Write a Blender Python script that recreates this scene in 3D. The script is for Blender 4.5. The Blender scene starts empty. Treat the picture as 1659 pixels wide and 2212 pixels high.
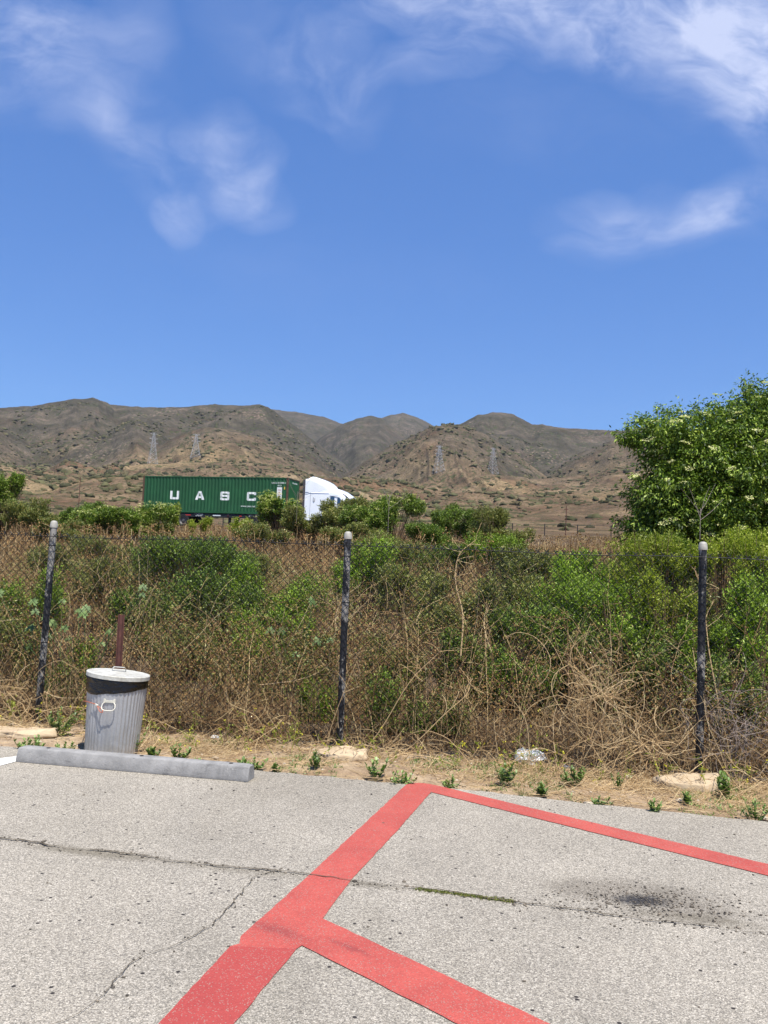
import bpy, math, random
import numpy as np
from mathutils import Matrix, Vector, geometry

random.seed(7); RNG = np.random.default_rng(7)
S = bpy.context.scene
C = S.collection
R_ = math.radians

# ------------------------------------------------------------------ camera
CAM_H, PITCH, ROLL, FPX = 1.6, 3.4, 2.2, 1880.0       # FPX: focal length where the picture is 1659 x 2212
cd = bpy.data.cameras.new('camera'); cam = bpy.data.objects.new('camera', cd); C.objects.link(cam)
cd.sensor_fit = 'VERTICAL'; cd.sensor_height = 36; cd.lens = 36*FPX/2212
cd.clip_start = .05; cd.clip_end = 20000
cam.matrix_world = (Matrix.Translation((0, 0, CAM_H)) @ Matrix.Rotation(R_(90+PITCH), 4, 'X') @ Matrix.Rotation(R_(ROLL), 4, 'Z'))
S.camera = cam

# ------------------------------------------------------------------ light
SUN = Vector((.17, -.35, .92)).normalized()
sun_el = math.asin(SUN.z); sun_rot = math.atan2(SUN.x, SUN.y)
sd = bpy.data.lights.new('sun', 'SUN'); sd.energy = 5.0; sd.angle = R_(.53); sd.color = (1, .965, .90)
so = bpy.data.objects.new('sun', sd); C.objects.link(so)
so.rotation_euler = SUN.to_track_quat('Z', 'Y').to_euler()
S.view_settings.view_transform = 'Standard'; S.view_settings.look = 'None'
S.view_settings.exposure = .66; S.view_settings.gamma = 1
S.cycles.max_bounces = 8; S.cycles.transparent_max_bounces = 8

# camera maths used to turn places in the view into real points
_p, _r = R_(PITCH), R_(ROLL)
_f = np.array([0, math.cos(_p), math.sin(_p)]); _u = np.array([0, -math.sin(_p), math.cos(_p)]); _x = np.array([1., 0, 0])
_R = _x*math.cos(_r)+_u*math.sin(_r); _U = -_x*math.sin(_r)+_u*math.cos(_r)
def ray(x, y):
    d = _f*FPX+_R*(x-829.5)-_U*(y-1106); return d/d[1]
def gnd(x, y, z=0.):
    d = ray(x, y); t = (z-CAM_H)/d[2]; return np.array([0, 0, CAM_H])+d*t
def at(x, y, Y):
    return np.array([0, 0, CAM_H])+ray(x, y)*Y

def L(r, g, b):
    f = lambda c: (c/12.92 if c <= .04045 else ((c+.055)/1.055)**2.4)
    return (f(r/255), f(g/255), f(b/255), 1)

# ------------------------------------------------------------------ node helpers
class NT:
    def __init__(s, tree): s.t = tree; s.n = tree.nodes; s.l = tree.links
    def node(s, typ, ins=None, **kw):
        nd = s.n.new(typ)
        for k, v in kw.items(): setattr(nd, k, v)
        for k, v in (ins or {}).items(): s.set(nd, k, v)
        return nd
    def set(s, nd, k, v):
        i = nd.inputs[k]
        if isinstance(v, bpy.types.NodeSocket): s.l.new(v, i)
        else: i.default_value = v
    def math(s, op, a, b=None, c=None, clamp=False):
        nd = s.n.new('ShaderNodeMath'); nd.operation = op; nd.use_clamp = clamp
        for i, v in enumerate((a, b, c)):
            if v is not None: s.set(nd, i, v)
        return nd.outputs[0]
    def mix(s, f, a, b, blend='MIX'):
        nd = s.n.new('ShaderNodeMix'); nd.data_type = 'RGBA'; nd.blend_type = blend
        s.set(nd, 0, f); s.set(nd, 6, a); s.set(nd, 7, b); return nd.outputs[2]
    def ramp(s, fac, stops, interp='LINEAR'):
        nd = s.n.new('ShaderNodeValToRGB'); s.l.new(fac, nd.inputs[0]); cr = nd.color_ramp; cr.interpolation = interp
        while len(cr.elements) < len(stops): cr.elements.new(.5)
        for e, (p, c) in zip(cr.elements, stops):
            e.position = p; e.color = c if len(c) == 4 else (*c, 1)
        return nd.outputs[0]
    def noise(s, vec, scale, detail=4, rough=.55, dist=0., out=0):
        nd = s.n.new('ShaderNodeTexNoise'); s.l.new(vec, nd.inputs['Vector'])
        nd.inputs['Scale'].default_value = scale; nd.inputs['Detail'].default_value = detail
        nd.inputs['Roughness'].default_value = rough; nd.inputs['Distortion'].default_value = dist
        return nd.outputs[out]
    def voro(s, vec, scale, out='Color', feature='F1', rand=1.):
        nd = s.n.new('ShaderNodeTexVoronoi'); nd.feature = feature; s.l.new(vec, nd.inputs['Vector'])
        nd.inputs['Scale'].default_value = scale; nd.inputs['Randomness'].default_value = rand
        return nd.outputs[out]
    def sstep(s, v, a, b):
        nd = s.n.new('ShaderNodeMapRange'); nd.interpolation_type = 'SMOOTHSTEP'
        s.l.new(v, nd.inputs[0]); nd.inputs[1].default_value = a; nd.inputs[2].default_value = b
        return nd.outputs[0]
    def mapping(s, vec, loc=(0, 0, 0), rot=(0, 0, 0), scale=(1, 1, 1), typ='POINT'):
        nd = s.n.new('ShaderNodeMapping'); nd.vector_type = typ; s.l.new(vec, nd.inputs[0])
        nd.inputs[1].default_value = loc; nd.inputs[2].default_value = rot; nd.inputs[3].default_value = scale
        return nd.outputs[0]
    def blob(s, vec, cx, cy, rx, ry, rot=0.):
        v = s.mapping(vec, (cx, cy, 0), (0, 0, rot), (rx, ry, 1), 'TEXTURE')
        g = s.n.new('ShaderNodeTexGradient'); g.gradient_type = 'SPHERICAL'; s.l.new(v, g.inputs[0])
        return g.outputs[1]

def material(name):
    m = bpy.data.materials.new(name); m.use_nodes = True; nt = NT(m.node_tree)
    b = m.node_tree.nodes['Principled BSDF']; return m, nt, b
def simple(name, col, rough=.6, metal=0., nscale=6., var=.12, bump=0., bscale=40., spec=.5, coords='Object'):
    m, n, b = material(name)
    tc = n.node('ShaderNodeTexCoord').outputs[coords]
    nz = n.noise(tc, nscale, 5, .6)
    k = n.ramp(nz, [(.3, (1-var,)*3), (.7, (1+var,)*3)])
    n.set(b, 'Base Color', n.mix(1., tuple(col), k, 'MULTIPLY'))
    b.inputs['Roughness'].default_value = rough; b.inputs['Metallic'].default_value = metal
    b.inputs['Specular IOR Level'].default_value = spec
    if bump:
        bp = n.node('ShaderNodeBump', {'Height': n.noise(tc, bscale, 4), 'Distance': bump, 'Strength': .6})
        n.set(b, 'Normal', bp.outputs[0])
    return m
def leaf_mat(name, cols, transl=.3, rough=.5, pscale=1.2, pvar=.25, spec=.35):
    m, n, b = material(name)
    geo = n.node('ShaderNodeNewGeometry')
    st = [(i/max(1, len(cols)-1)*.98, c) for i, c in enumerate(cols)]
    col = n.ramp(geo.outputs['Random Per Island'], st)
    nz = n.noise(geo.outputs['Position'], pscale, 3)
    col = n.mix(1., col, n.ramp(nz, [(.3, (1-pvar,)*3), (.7, (1+pvar,)*3)]), 'MULTIPLY')
    n.set(b, 'Base Color', col); b.inputs['Roughness'].default_value = rough
    b.inputs['Specular IOR Level'].default_value = spec
    if transl:
        tr = n.node('ShaderNodeBsdfTranslucent', {'Color': n.mix(1., col, (1.0, 1.15, .55, 1), 'MULTIPLY')})
        mx = n.node('ShaderNodeMixShader', {0: transl, 1: b.outputs[0], 2: tr.outputs[0]})
        n.l.new(mx.outputs[0], n.n['Material Output'].inputs[0])
    return m

# ------------------------------------------------------------------ sky with thin clouds
W = bpy.data.worlds.new('World'); S.world = W; W.use_nodes = True
n = NT(W.node_tree); bg = W.node_tree.nodes['Background']
sky = n.node('ShaderNodeTexSky', sky_type='NISHITA', sun_disc=False)
sky.sun_elevation = sun_el; sky.sun_rotation = sun_rot; sky.altitude = 20
sky.air_density = 1.0; sky.dust_density = .3; sky.ozone_density = 2.6
tc = n.node('ShaderNodeTexCoord').outputs['Generated']
sp = n.node('ShaderNodeSeparateXYZ', {0: tc})
yy = n.math('MAXIMUM', n.math('ABSOLUTE', sp.outputs[1]), .08)
uv = n.node('ShaderNodeCombineXYZ', {0: n.math('DIVIDE', sp.outputs[0], yy), 1: n.math('DIVIDE', sp.outputs[2], yy)}).outputs[0]
warp = n.noise(uv, 3.2, 3, .6, out=1)
uvw = n.node('ShaderNodeVectorMath', {0: uv, 1: n.node('ShaderNodeVectorMath', {0: n.node('ShaderNodeVectorMath', {0: warp, 1: (.5, .5, .5)}, operation='SUBTRACT').outputs[0], 'Scale': .22}, operation='SCALE').outputs[0]}, operation='ADD').outputs[0]
clouds = [(20, 60, 140, 150, -40, .75), (110, 140, 130, 150, -30, .5), (70, 20, 160, 60, 0, .35), (300, 70, 70, 150, 10, .42), (215, 260, 170, 100, -40, .42), (300, 380, 160, 90, -45, .4),
          (368, 492, 62, 42, 0, .7), (440, 300, 70, 80, -40, .75), (500, 390, 70, 90, -30, .7), (545, 440, 80, 50, -30, .62), (700, 130, 90, 110, -50, .5), (770, 200, 80, 70, -40, .42), (560, 110, 150, 80, -40, .28),
          (900, -10, 260, 70, 0, .75), (1200, -10, 370, 115, 0, 1.1), (1480, 30, 280, 125, 0, 1.0), (940, 125, 120, 46, 20, .72), (1640, 110, 150, 200, 0, 1.1), (1580, 190, 150, 80, 20, .7), (1270, 105, 90, 46, 0, .5), (1430, 165, 90, 50, 0, .45),
          (1410, 500, 190, 62, 0, .42), (1285, 445, 66, 46, 0, .62), (1330, 490, 70, 50, 0, .4), (1560, 450, 120, 60, 25, .72), (1480, 490, 100, 50, 0, .5), (1280, 550, 70, 36, 0, .35),
          (1150, 230, 260, 90, 0, .16), (620, 620, 400, 90, 0, .08)]
tot = None
for cx, cy, rx, ry, rot, w in clouds:
    d = ray(cx, cy)
    b_ = n.math('MULTIPLY', n.math('POWER', n.blob(uvw, d[0], d[2], rx/FPX*1.45, ry/FPX*1.45, R_(rot)), .8), w)
    tot = b_ if tot is None else n.math('ADD', tot, b_)
streak = n.noise(n.mapping(uvw, rot=(0, 0, .6), scale=(1, 1.35, 1)), 6.0, 10, .56, .3)
fine = n.noise(n.mapping(uvw, rot=(0, 0, -.7), scale=(1, 2.6, 1)), 15, 8, .66, .4)
streak = n.math('ADD', n.math('MULTIPLY', streak, .8), n.math('MULTIPLY', fine, .2))
dens = n.math('MULTIPLY', n.math('MULTIPLY', tot, .9), n.sstep(streak, .30, .74))
dens = n.math('MULTIPLY', n.math('POWER', n.math('MINIMUM', dens, 1.), 1.1), .86, clamp=True)
skyc = n.mix(.45, n.mix(1., sky.outputs[0], (.56, .84, 1.14, 1), 'MULTIPLY'), (.42, 1.26, 4.1, 1))
cl = n.mix(dens, skyc, (4.5, 4.95, 6.6, 1))
n.l.new(cl, bg.inputs[0]); bg.inputs[1].default_value = .1

# ------------------------------------------------------------------ mesh helpers
def mesh_np(name, V, Fs, mat, smooth=False):
    """V (n,3); Fs list of (m,k) index arrays"""
    V = np.asarray(V, dtype=np.float32); Fs = [np.asarray(f, dtype=np.int32) for f in (Fs if isinstance(Fs, list) else [Fs]) if len(f)]
    me = bpy.data.meshes.new(name); me.vertices.add(len(V)); me.vertices.foreach_set('co', V.ravel())
    loops = np.concatenate([f.ravel() for f in Fs]); tot = np.concatenate([np.full(len(f), f.shape[1], np.int32) for f in Fs])
    st = np.concatenate([[0], np.cumsum(tot)[:-1]]).astype(np.int32)
    me.loops.add(len(loops)); me.loops.foreach_set('vertex_index', loops)
    me.polygons.add(len(tot)); me.polygons.foreach_set('loop_start', st); me.polygons.foreach_set('loop_total', tot)
    if smooth: me.polygons.foreach_set('use_smooth', np.ones(len(tot), bool))
    me.update(calc_edges=True); me.validate()
    if mat: me.materials.append(mat)
    return me
def link(name, me, parent=None, loc=(0, 0, 0)):
    o = bpy.data.objects.new(name, me); C.objects.link(o); o.location = loc
    if parent: o.parent = parent
    return o
def tag(o, label=None, cat=None, group=None, kind=None):
    if label: o['label'] = label
    if cat: o['category'] = cat
    if group: o['group'] = group
    if kind: o['kind'] = kind
    return o
def thing(name, label, cat, loc=(0, 0, 0), group=None, rotz=0.):
    o = bpy.data.objects.new(name, None); C.objects.link(o); o.empty_display_size = .2
    o.location = loc; o.rotation_euler = (0, 0, rotz); return tag(o, label, cat, group)
class MB:
    def __init__(s): s.V = []; s.F = []
    def add(s, V, F):
        k = len(s.V); s.V += [tuple(map(float, v)) for v in V]; s.F += [tuple(int(i)+k for i in f) for f in F]; return s
    def box(s, x0, x1, y0, y1, z0, z1, M=None):
        V = [(x, y, z) for x in (x0, x1) for y in (y0, y1) for z in (z0, z1)]
        if M is not None: V = [tuple(M @ Vector(v)) for v in V]
        return s.add(V, [(0, 1, 3, 2), (4, 6, 7, 5), (0, 4, 5, 1), (2, 3, 7, 6), (0, 2, 6, 4), (1, 5, 7, 3)])
    def lathe(s, prof, nseg=24, M=None, cap=True, arc=2*math.pi):
        V = []; F = []; k = len(prof)
        for i in range(nseg):
            a = i/nseg*2*math.pi
            for r, z in prof: V.append((r*math.cos(a), r*math.sin(a), z))
        for i in range(nseg):
            j = (i+1) % nseg
            for q in range(k-1): F.append((i*k+q, j*k+q, j*k+q+1, i*k+q+1))
        if cap:
            F.append(tuple(i*k for i in range(nseg))[::-1]); F.append(tuple(i*k+k-1 for i in range(nseg)))
        if M is not None: V = [tuple(M @ Vector(v)) for v in V]
        return s.add(V, F)
    def prism(s, pts, y0, y1, M=None):        # pts (x,z) extruded along y
        k = len(pts); V = [(x, y0, z) for x, z in pts]+[(x, y1, z) for x, z in pts]
        if M is not None: V = [tuple(M @ Vector(v)) for v in V]
        F = [tuple(range(k)), tuple(range(2*k-1, k-1, -1))]+[(i, i+k, (i+1) % k+k, (i+1) % k) for i in range(k)]
        return s.add(V, F)
    def tube(s, pts, r, sides=8):
        V, F = tubes(np.array([pts], float), r, sides, True)
        for f in F: s_ = f
        k = len(s.V); s.V += [tuple(v) for v in V]
        for f in F: s.F += [tuple(int(i)+k for i in q) for q in f]
        return s
    def build(s, name, mat, parent=None, loc=(0, 0, 0), smooth=False, bevel=0., seg=2):
        me = bpy.data.meshes.new(name); me.from_pydata(s.V, [], s.F); me.update()
        bm_fix(me); me.materials.append(mat)
        if smooth:
            me.polygons.foreach_set('use_smooth', [True]*len(me.polygons))
            try: me.set_sharp_from_angle(angle=R_(40))
            except Exception: pass
        o = link(name, me, parent, loc)
        if bevel:
            b = o.modifiers.new('bevel', 'BEVEL'); b.width = bevel; b.segments = seg; b.limit_method = 'ANGLE'
        return o
import bmesh
def bm_fix(me):
    bm = bmesh.new(); bm.from_mesh(me); bmesh.ops.recalc_face_normals(bm, faces=bm.faces); bm.to_mesh(me); bm.free()

def tubes(P, rad, sides=3, caps=False):
    """P (N,K,3) paths, rad scalar | (N,) | (N,K) -> V, [faces]"""
    P = np.asarray(P, float); N, K, _ = P.shape
    rad = np.asarray(rad, float)
    if rad.ndim == 0: rad = np.full((N, K), rad)
    elif rad.ndim == 1: rad = np.repeat(rad[:, None], K, 1)
    T = np.gradient(P, axis=1); T /= np.linalg.norm(T, axis=2, keepdims=True)+1e-9
    ref = np.zeros_like(T); ref[..., 2] = 1; ref[np.abs(T[..., 2]) > .95] = (1, 0, 0)
    A = np.cross(T, ref); A /= np.linalg.norm(A, axis=2, keepdims=True)+1e-9
    for k in range(1, K):                       # keep the frame from flipping
        d = (A[:, k]*A[:, k-1]).sum(1) < 0; A[d, k] *= -1
    B = np.cross(T, A)
    ang = np.arange(sides)/sides*2*math.pi
    ring = A[:, :, None, :]*np.cos(ang)[None, None, :, None]+B[:, :, None, :]*np.sin(ang)[None, None, :, None]
    V = (P[:, :, None, :]+ring*rad[:, :, None, None]).reshape(-1, 3)
    base = (np.arange(N)[:, None, None]*K+np.arange(K-1)[None, :, None])*sides
    i = np.arange(sides)[None, None, :]; j = (i+1) % sides
    F = np.stack([base+i, base+j, base+sides+j, base+sides+i], -1).reshape(-1, 4)
    out = [F]
    if caps:
        c0 = (np.arange(N)*K*sides)[:, None]+np.arange(sides)[None, ::-1]; c1 = (np.arange(N)*K*sides+(K-1)*sides)[:, None]+np.arange(sides)[None, :]
        out.append(np.concatenate([c0, c1]))
    return V, out
def norm(a): return a/(np.linalg.norm(a, axis=-1, keepdims=True)+1e-9)
def rdir(N, up=0.): d = RNG.normal(size=(N, 3)); d = norm(d); d[:, 2] += up; return norm(d)
def leaves(P, D, Ln, Wd, fold=.25, droop=.0, nrm=None):
    """one bent kite per leaf"""
    N = len(P); Ln = np.broadcast_to(Ln, N)[:, None]; Wd = np.broadcast_to(Wd, N)[:, None]
    D = norm(D); q = rdir(N) if nrm is None else nrm
    Sd = norm(np.cross(D, q)); Nn = np.cross(Sd, D)
    base = P; tip = P+D*Ln-np.array([0, 0, 1.])*Ln*droop
    mid = P+D*Ln*.45
    l = mid+Sd*Wd*.5+Nn*Wd*fold; r = mid-Sd*Wd*.5+Nn*Wd*fold
    V = np.stack([base, l, tip, r], 1).reshape(-1, 3)
    F = np.arange(N*4).reshape(N, 4); return V, F
def cat(*VF):
    Vs = []; Fs = []; k = 0
    for V, F in VF:
        F = F if isinstance(F, list) else [F]
        Vs.append(V); Fs += [f+k for f in F]; k += len(V)
    return np.concatenate(Vs), Fs
def walk(N, K, step, p0, d0, curl=.15, wob=.08, grav=0.):
    """random curving paths"""
    P = np.zeros((N, K, 3)); P[:, 0] = p0; d = norm(np.array(d0, float)); ax = rdir(N)*curl
    step = np.broadcast_to(step, N)[:, None]
    for k in range(1, K):
        d = norm(d+np.cross(ax, d)+RNG.normal(size=(N, 3))*wob+np.array([0, 0, -grav])); P[:, k] = P[:, k-1]+d*step
    return P
# ------------------------------------------------------------------ value noise
def _h(ix, iy, s):
    v = (ix.astype(np.int64)*374761393+iy.astype(np.int64)*668265263+s*982451653) & 0xffffffff
    v = ((v ^ (v >> 13))*1274126177) & 0xffffffff
    v = v ^ (v >> 16); return (v & 0xffffff)/float(0xffffff)
def vn(x, y, s=0):
    x = np.asarray(x, float); y = np.asarray(y, float)
    ix = np.floor(x); iy = np.floor(y); fx = x-ix; fy = y-iy; fx = fx*fx*fx*(fx*(fx*6-15)+10); fy = fy*fy*fy*(fy*(fy*6-15)+10)
    a = _h(ix, iy, s); b = _h(ix+1, iy, s); c = _h(ix, iy+1, s); d = _h(ix+1, iy+1, s)
    return (a*(1-fx)+b*fx)*(1-fy)+(c*(1-fx)+d*fx)*fy
def fbm(x, y, s=0, o=4, g=.5):
    t = 0; a = 1; w = 0
    for i in range(o): t = t+a*(vn(x, y, s+i*17)-.5)*2; w += a; a *= g; x = x*2.03+11.3; y = y*2.03+5.7
    return t/w
def ridged(x, y, s=0, o=4):
    t = 0; a = 1; w = 0
    for i in range(o): t = t+a*(1-np.abs(vn(x, y, s+i*13)*2-1)); w += a; a *= .5; x = x*2.1+3.1; y = y*2.1+8.2
    return t/w

# ------------------------------------------------------------------ lie of the land
FA = R_(-11.6); FU = np.array([math.cos(FA), math.sin(FA)]); FN = np.array([-math.sin(FA), math.cos(FA)])
FP = gnd(733, 1618)[:2]                                   # foot of the middle fence post
def s_of(x, y): return (x-FP[0])*FN[0]+(y-FP[1])*FN[1]
def fpos(t, s): return FP[0]+FU[0]*t+FN[0]*s, FP[1]+FU[1]*t+FN[1]*s
EDGE_PX = [(-500, 1560), (-200, 1592), (0, 1613), (120, 1621), (300, 1640), (480, 1657), (603, 1669), (683, 1675), (762, 1685), (802, 1687), (835, 1690), (875, 1695), (907, 1693), (936, 1696), (966, 1702), (1066, 1711), (1151, 1722), (1199, 1727), (1317, 1741), (1436, 1752), (1554, 1764), (1659, 1774), (1900, 1800), (2200, 1835)]
EDGE = np.array([gnd(*p)[:2] for p in EDGE_PX])
def edge_y(x): return np.interp(x, EDGE[:, 0], EDGE[:, 1], left=EDGE[0, 1]+.1, right=EDGE[-1, 1]-.1)
PHI = R_(-15); cph, sph = math.cos(PHI), math.sin(PHI)
ra, rf = ray(308, 1062)[0], ray(622, 1066)[0]; dyf = 12.19*sph
TY = (12.19*cph-rf*dyf)/(rf-ra); TX = ra*TY                 # near rear bottom corner of the container
ROADZ = 3.86
S_X = [-1e4, .4, 2.0, 4, 7, 12, 20, 30, 46, 52, 55, 66, 72, 82, 100, 130]
S_Z = [0, 0, .18, .45, .8, 1.1, 1.45, 1.9, 2.6, 2.9, 3.3, 3.85, 4.4, 4.8, 5.0, 6.2]
LAYERS = [  # distance, front slope, crest in the view
 (3300, .42, [(420, 920), (500, 903), (585, 888), (640, 893), (700, 905), (737, 918), (800, 922), (822, 908), (845, 900), (870, 896), (900, 905), (937, 923), (1010, 960), (1200, 1000)]),
 (2500, .40, [(560, 1060), (640, 1000), (690, 950), (737, 920), (770, 907), (800, 903), (822, 907), (850, 925), (900, 955), (960, 1000), (1050, 1050)]),
 (1800, .38, [(-700, 930), (-300, 905), (0, 881), (60, 881), (110, 876), (160, 866), (200, 864), (240, 877), (280, 881), (350, 883), (420, 880), (480, 877), (560, 879), (578, 884), (620, 912), (680, 955), (740, 1000), (790, 1050), (900, 1090)]),
 (1500, .36, [(-700, 1040), (-400, 950), (-150, 915), (0, 925), (80, 965), (130, 1000), (200, 1040), (300, 1060)]),
 (1450, .40, [(120, 1040), (200, 960), (260, 922), (300, 912), (340, 930), (400, 975), (440, 1010), (520, 1050)]),
 (1350, .36, [(230, 1040), (330, 975), (390, 943), (450, 926), (510, 932), (560, 945), (620, 975), (680, 1008), (740, 1035), (820, 1070)]),
 (2000, .40, [(820, 1080), (900, 990), (960, 930), (1000, 918), (1030, 902), (1065, 895), (1110, 898), (1150, 921), (1200, 923), (1270, 930), (1340, 933), (1390, 925), (1450, 928), (1550, 940), (1700, 935), (1950, 925), (2300, 960)]),
 (1350, .36, [(640, 1075), (720, 1040), (800, 990), (880, 950), (930, 927), (975, 916), (1010, 923), (1060, 950), (1110, 980), (1160, 1015), (1200, 1045), (1300, 1070)]),
 (1500, .36, [(1120, 1060), (1180, 1020), (1250, 985), (1320, 955), (1400, 940), (1500, 950), (1700, 960), (2300, 970)]),
 (1060, .25, [(-700, 1000), (-100, 1022), (60, 1022), (150, 1026), (240, 1014), (330, 1004), (420, 1001), (500, 1000), (580, 1003), (640, 1015), (700, 1040), (760, 1058), (860, 1043), (947, 1032), (1000, 1030), (1064, 1028), (1150, 1036), (1230, 1030), (1320, 1020), (1420, 1010), (1700, 1020), (2300, 1000)]),
 (620, .22, [(560, 1090), (640, 1055), (700, 1042), (760, 1036), (830, 1036), (900, 1050), (970, 1064), (1100, 1072), (1300, 1066), (1700, 1062), (2300, 1060)]),
 (430, .2, [(-700, 1030), (-60, 1090), (60, 1078), (130, 1052), (200, 1036), (260, 1031), (330, 1034), (460, 1046), (640, 1065), (760, 1080), (1000, 1095), (1300, 1088), (1700, 1080), (2300, 1070)]),
]
LAY = []
for D_, sl, pts in LAYERS:
    r_ = np.array([ray(*p) for p in pts]); az = np.arctan2(r_[:, 0], 1); e = r_[:, 2]/np.hypot(r_[:, 0], 1)
    LAY.append((D_, sl, az, e))
B_R = np.array([90, 130, 200, 300, 420, 600, 800, 1000, 1400, 5000]); B_E = np.array([.037, .036, .048, .058, .064, .076, .084, .09, .06, .02])
def near_z(x, y):
    s = s_of(x, y); z = np.interp(s, S_X, S_Z)
    w = np.clip(s/3, 0, 1); z = z+w*(fbm(x*.35, y*.35, 3)*.10)+np.clip((s-10)/20, 0, 1)*fbm(x*.12, y*.12, 5)*.15*np.clip((50-s)/10, 0, 1)
    wr = -(x-TX)*sph+(y-TY)*cph; kr = np.clip((wr+6.5)/4, 0, 1)*np.clip((17-wr)/8, 0, 1); kr = kr*kr*(3-2*kr)
    z = z*(1-kr)+(ROADZ-.03)*kr; w = w*(1-kr)
    soil = np.clip((y-edge_y(x))/.22, 0, 1); soil = soil*soil*(3-2*soil)
    z = np.where(s < .5, -.045+soil*(.05+fbm(x*3, y*3, 8)*.018+fbm(x*14, y*14, 9, 3)*.008), z+w*fbm(x*5, y*5, 8, 2)*.02)
    return z
def hill_z(x, y, full=False):
    r = np.hypot(x, y); az = np.arctan2(x, y)
    z = 1.6+r*np.interp(r, B_R, B_E)+fbm(x*.012, y*.012, 21)*np.clip((r-130)/200, 0, 1)*3
    own = np.full(np.shape(r), 1.0)
    for i, (D_, sl, a_, e_) in enumerate(LAY):
        Rr = D_*(1+.05*fbm(az*9, az*0+i*3.7, 31+i, 3)); w = D_*.045
        zc = 1.6+Rr*np.interp(az, a_, e_)
        q = Rr-r; k = np.where(q > 0, sl, sl*.8)
        zi = zc-k*(np.sqrt(q*q+w*w)-w)
        zi = np.where((az < a_[0]) | (az > a_[-1]), zi-(np.clip(a_[0]-az, 0, 9)+np.clip(az-a_[-1], 0, 9))*D_*1.0, zi)
        hit = zi > z
        own = np.where(hit, np.clip(np.abs(q)/(D_*.10), 0, 1), own)
        z = np.where(hit, zi, z)
    lim = np.clip((r-160)/500, 0, 1)
    amp = own*lim
    g = ridged(az*17+fbm(az*6, r*.002, 51)*1.2, r*.0022, 41, 5)
    z = z+(g-.62)*amp*np.clip(r*.024, 0, 40)
    g2 = ridged(x*.011, y*.011, 61, 4); z = z+(g2-.6)*np.clip(.25+amp, 0, 1)*lim*8
    z = z+fbm(x*.05, y*.05, 71, 3)*lim*1.9
    return z
def land(x, y):
    x = np.asarray(x, float); y = np.asarray(y, float); r = np.hypot(x, y)
    t = np.clip((r-85)/45, 0, 1); t = t*t*(3-2*t)
    far = np.where(y > 0, 1, 0)*1.0
    return near_z(x, y)*(1-t)+t*(hill_z(x, y)*np.clip(y/40+.5, 0, 1)+near_z(x, y)*(1-np.clip(y/40+.5, 0, 1)))

# land materials
m_ground, n, b = material('dry_soil')
pos = n.node('ShaderNodeNewGeometry').outputs['Position']
c1 = n.ramp(n.noise(pos, 3.2, 6, .65), [(.3, L(132, 111, 88)), (.5, L(166, 144, 117)), (.72, L(190, 168, 138))])
c2 = n.ramp(n.noise(pos, 60, 3, .7), [(.3, (.72, .72, .72)), (.7, (1.15, 1.15, 1.15))])
c3 = n.mix(n.math('MULTIPLY', n.sstep(n.noise(pos, .7, 4), .45, .65), .6), c1, L(118, 92, 66))
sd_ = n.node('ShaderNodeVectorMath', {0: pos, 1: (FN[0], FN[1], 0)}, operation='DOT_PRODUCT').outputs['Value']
hum_shade = n.sstep(n.math('ADD', n.math('SUBTRACT', sd_, float(FP@FN)), n.math('MULTIPLY', n.noise(pos, 5, 4), .5)), .15, .6)
c3 = n.mix(n.math('MULTIPLY', hum_shade, .8), c3, L(58, 47, 36))  # humus tone, darkened further to paint in the shade under the brush
n.set(b, 'Base Color', n.mix(1., c3, c2, 'MULTIPLY')); b.inputs['Roughness'].default_value = .95; b.inputs['Specular IOR Level'].default_value = .2
n.set(b, 'Normal', n.node('ShaderNodeBump', {'Height': n.noise(pos, 45, 6, .7), 'Distance': .02, 'Strength': .8}).outputs[0])

m_hill, n, b = material('hillside')
geo = n.node('ShaderNodeNewGeometry'); pos = geo.outputs['Position']
dist = n.node('ShaderNodeVectorMath', {0: pos}, operation='LENGTH').outputs['Value']
big = n.noise(pos, .0045, 5, .6); mid = n.noise(pos, .02, 6, .65); sm = n.noise(pos, .11, 5, .7)
dry = n.ramp(mid, [(.3, L(82, 67, 53)), (.45, L(102, 84, 66)), (.58, L(122, 103, 80)), (.72, L(140, 122, 95))])
chap = n.ramp(mid, [(.3, L(58, 54, 45)), (.5, L(78, 71, 61)), (.62, L(94, 84, 73)), (.78, L(116, 101, 88))])
up = n.sstep(n.math('ADD', dist, n.math('MULTIPLY', n.math('SUBTRACT', big, .5), 1300)), 850, 1500)
base = n.mix(up, dry, chap)
rust = n.sstep(n.noise(pos, .011, 4, .6), .52, .66)
gold = n.math('MULTIPLY', n.sstep(n.noise(pos, .006, 3, .5), .5, .66), n.math('SUBTRACT', 1., up))
base = n.mix(n.math('MULTIPLY', gold, .55), base, L(156, 134, 98))
base = n.mix(n.math('MULTIPLY', rust, n.math('SUBTRACT', .36, n.math('MULTIPLY', up, .25))), base, L(98, 62, 44))
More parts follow.
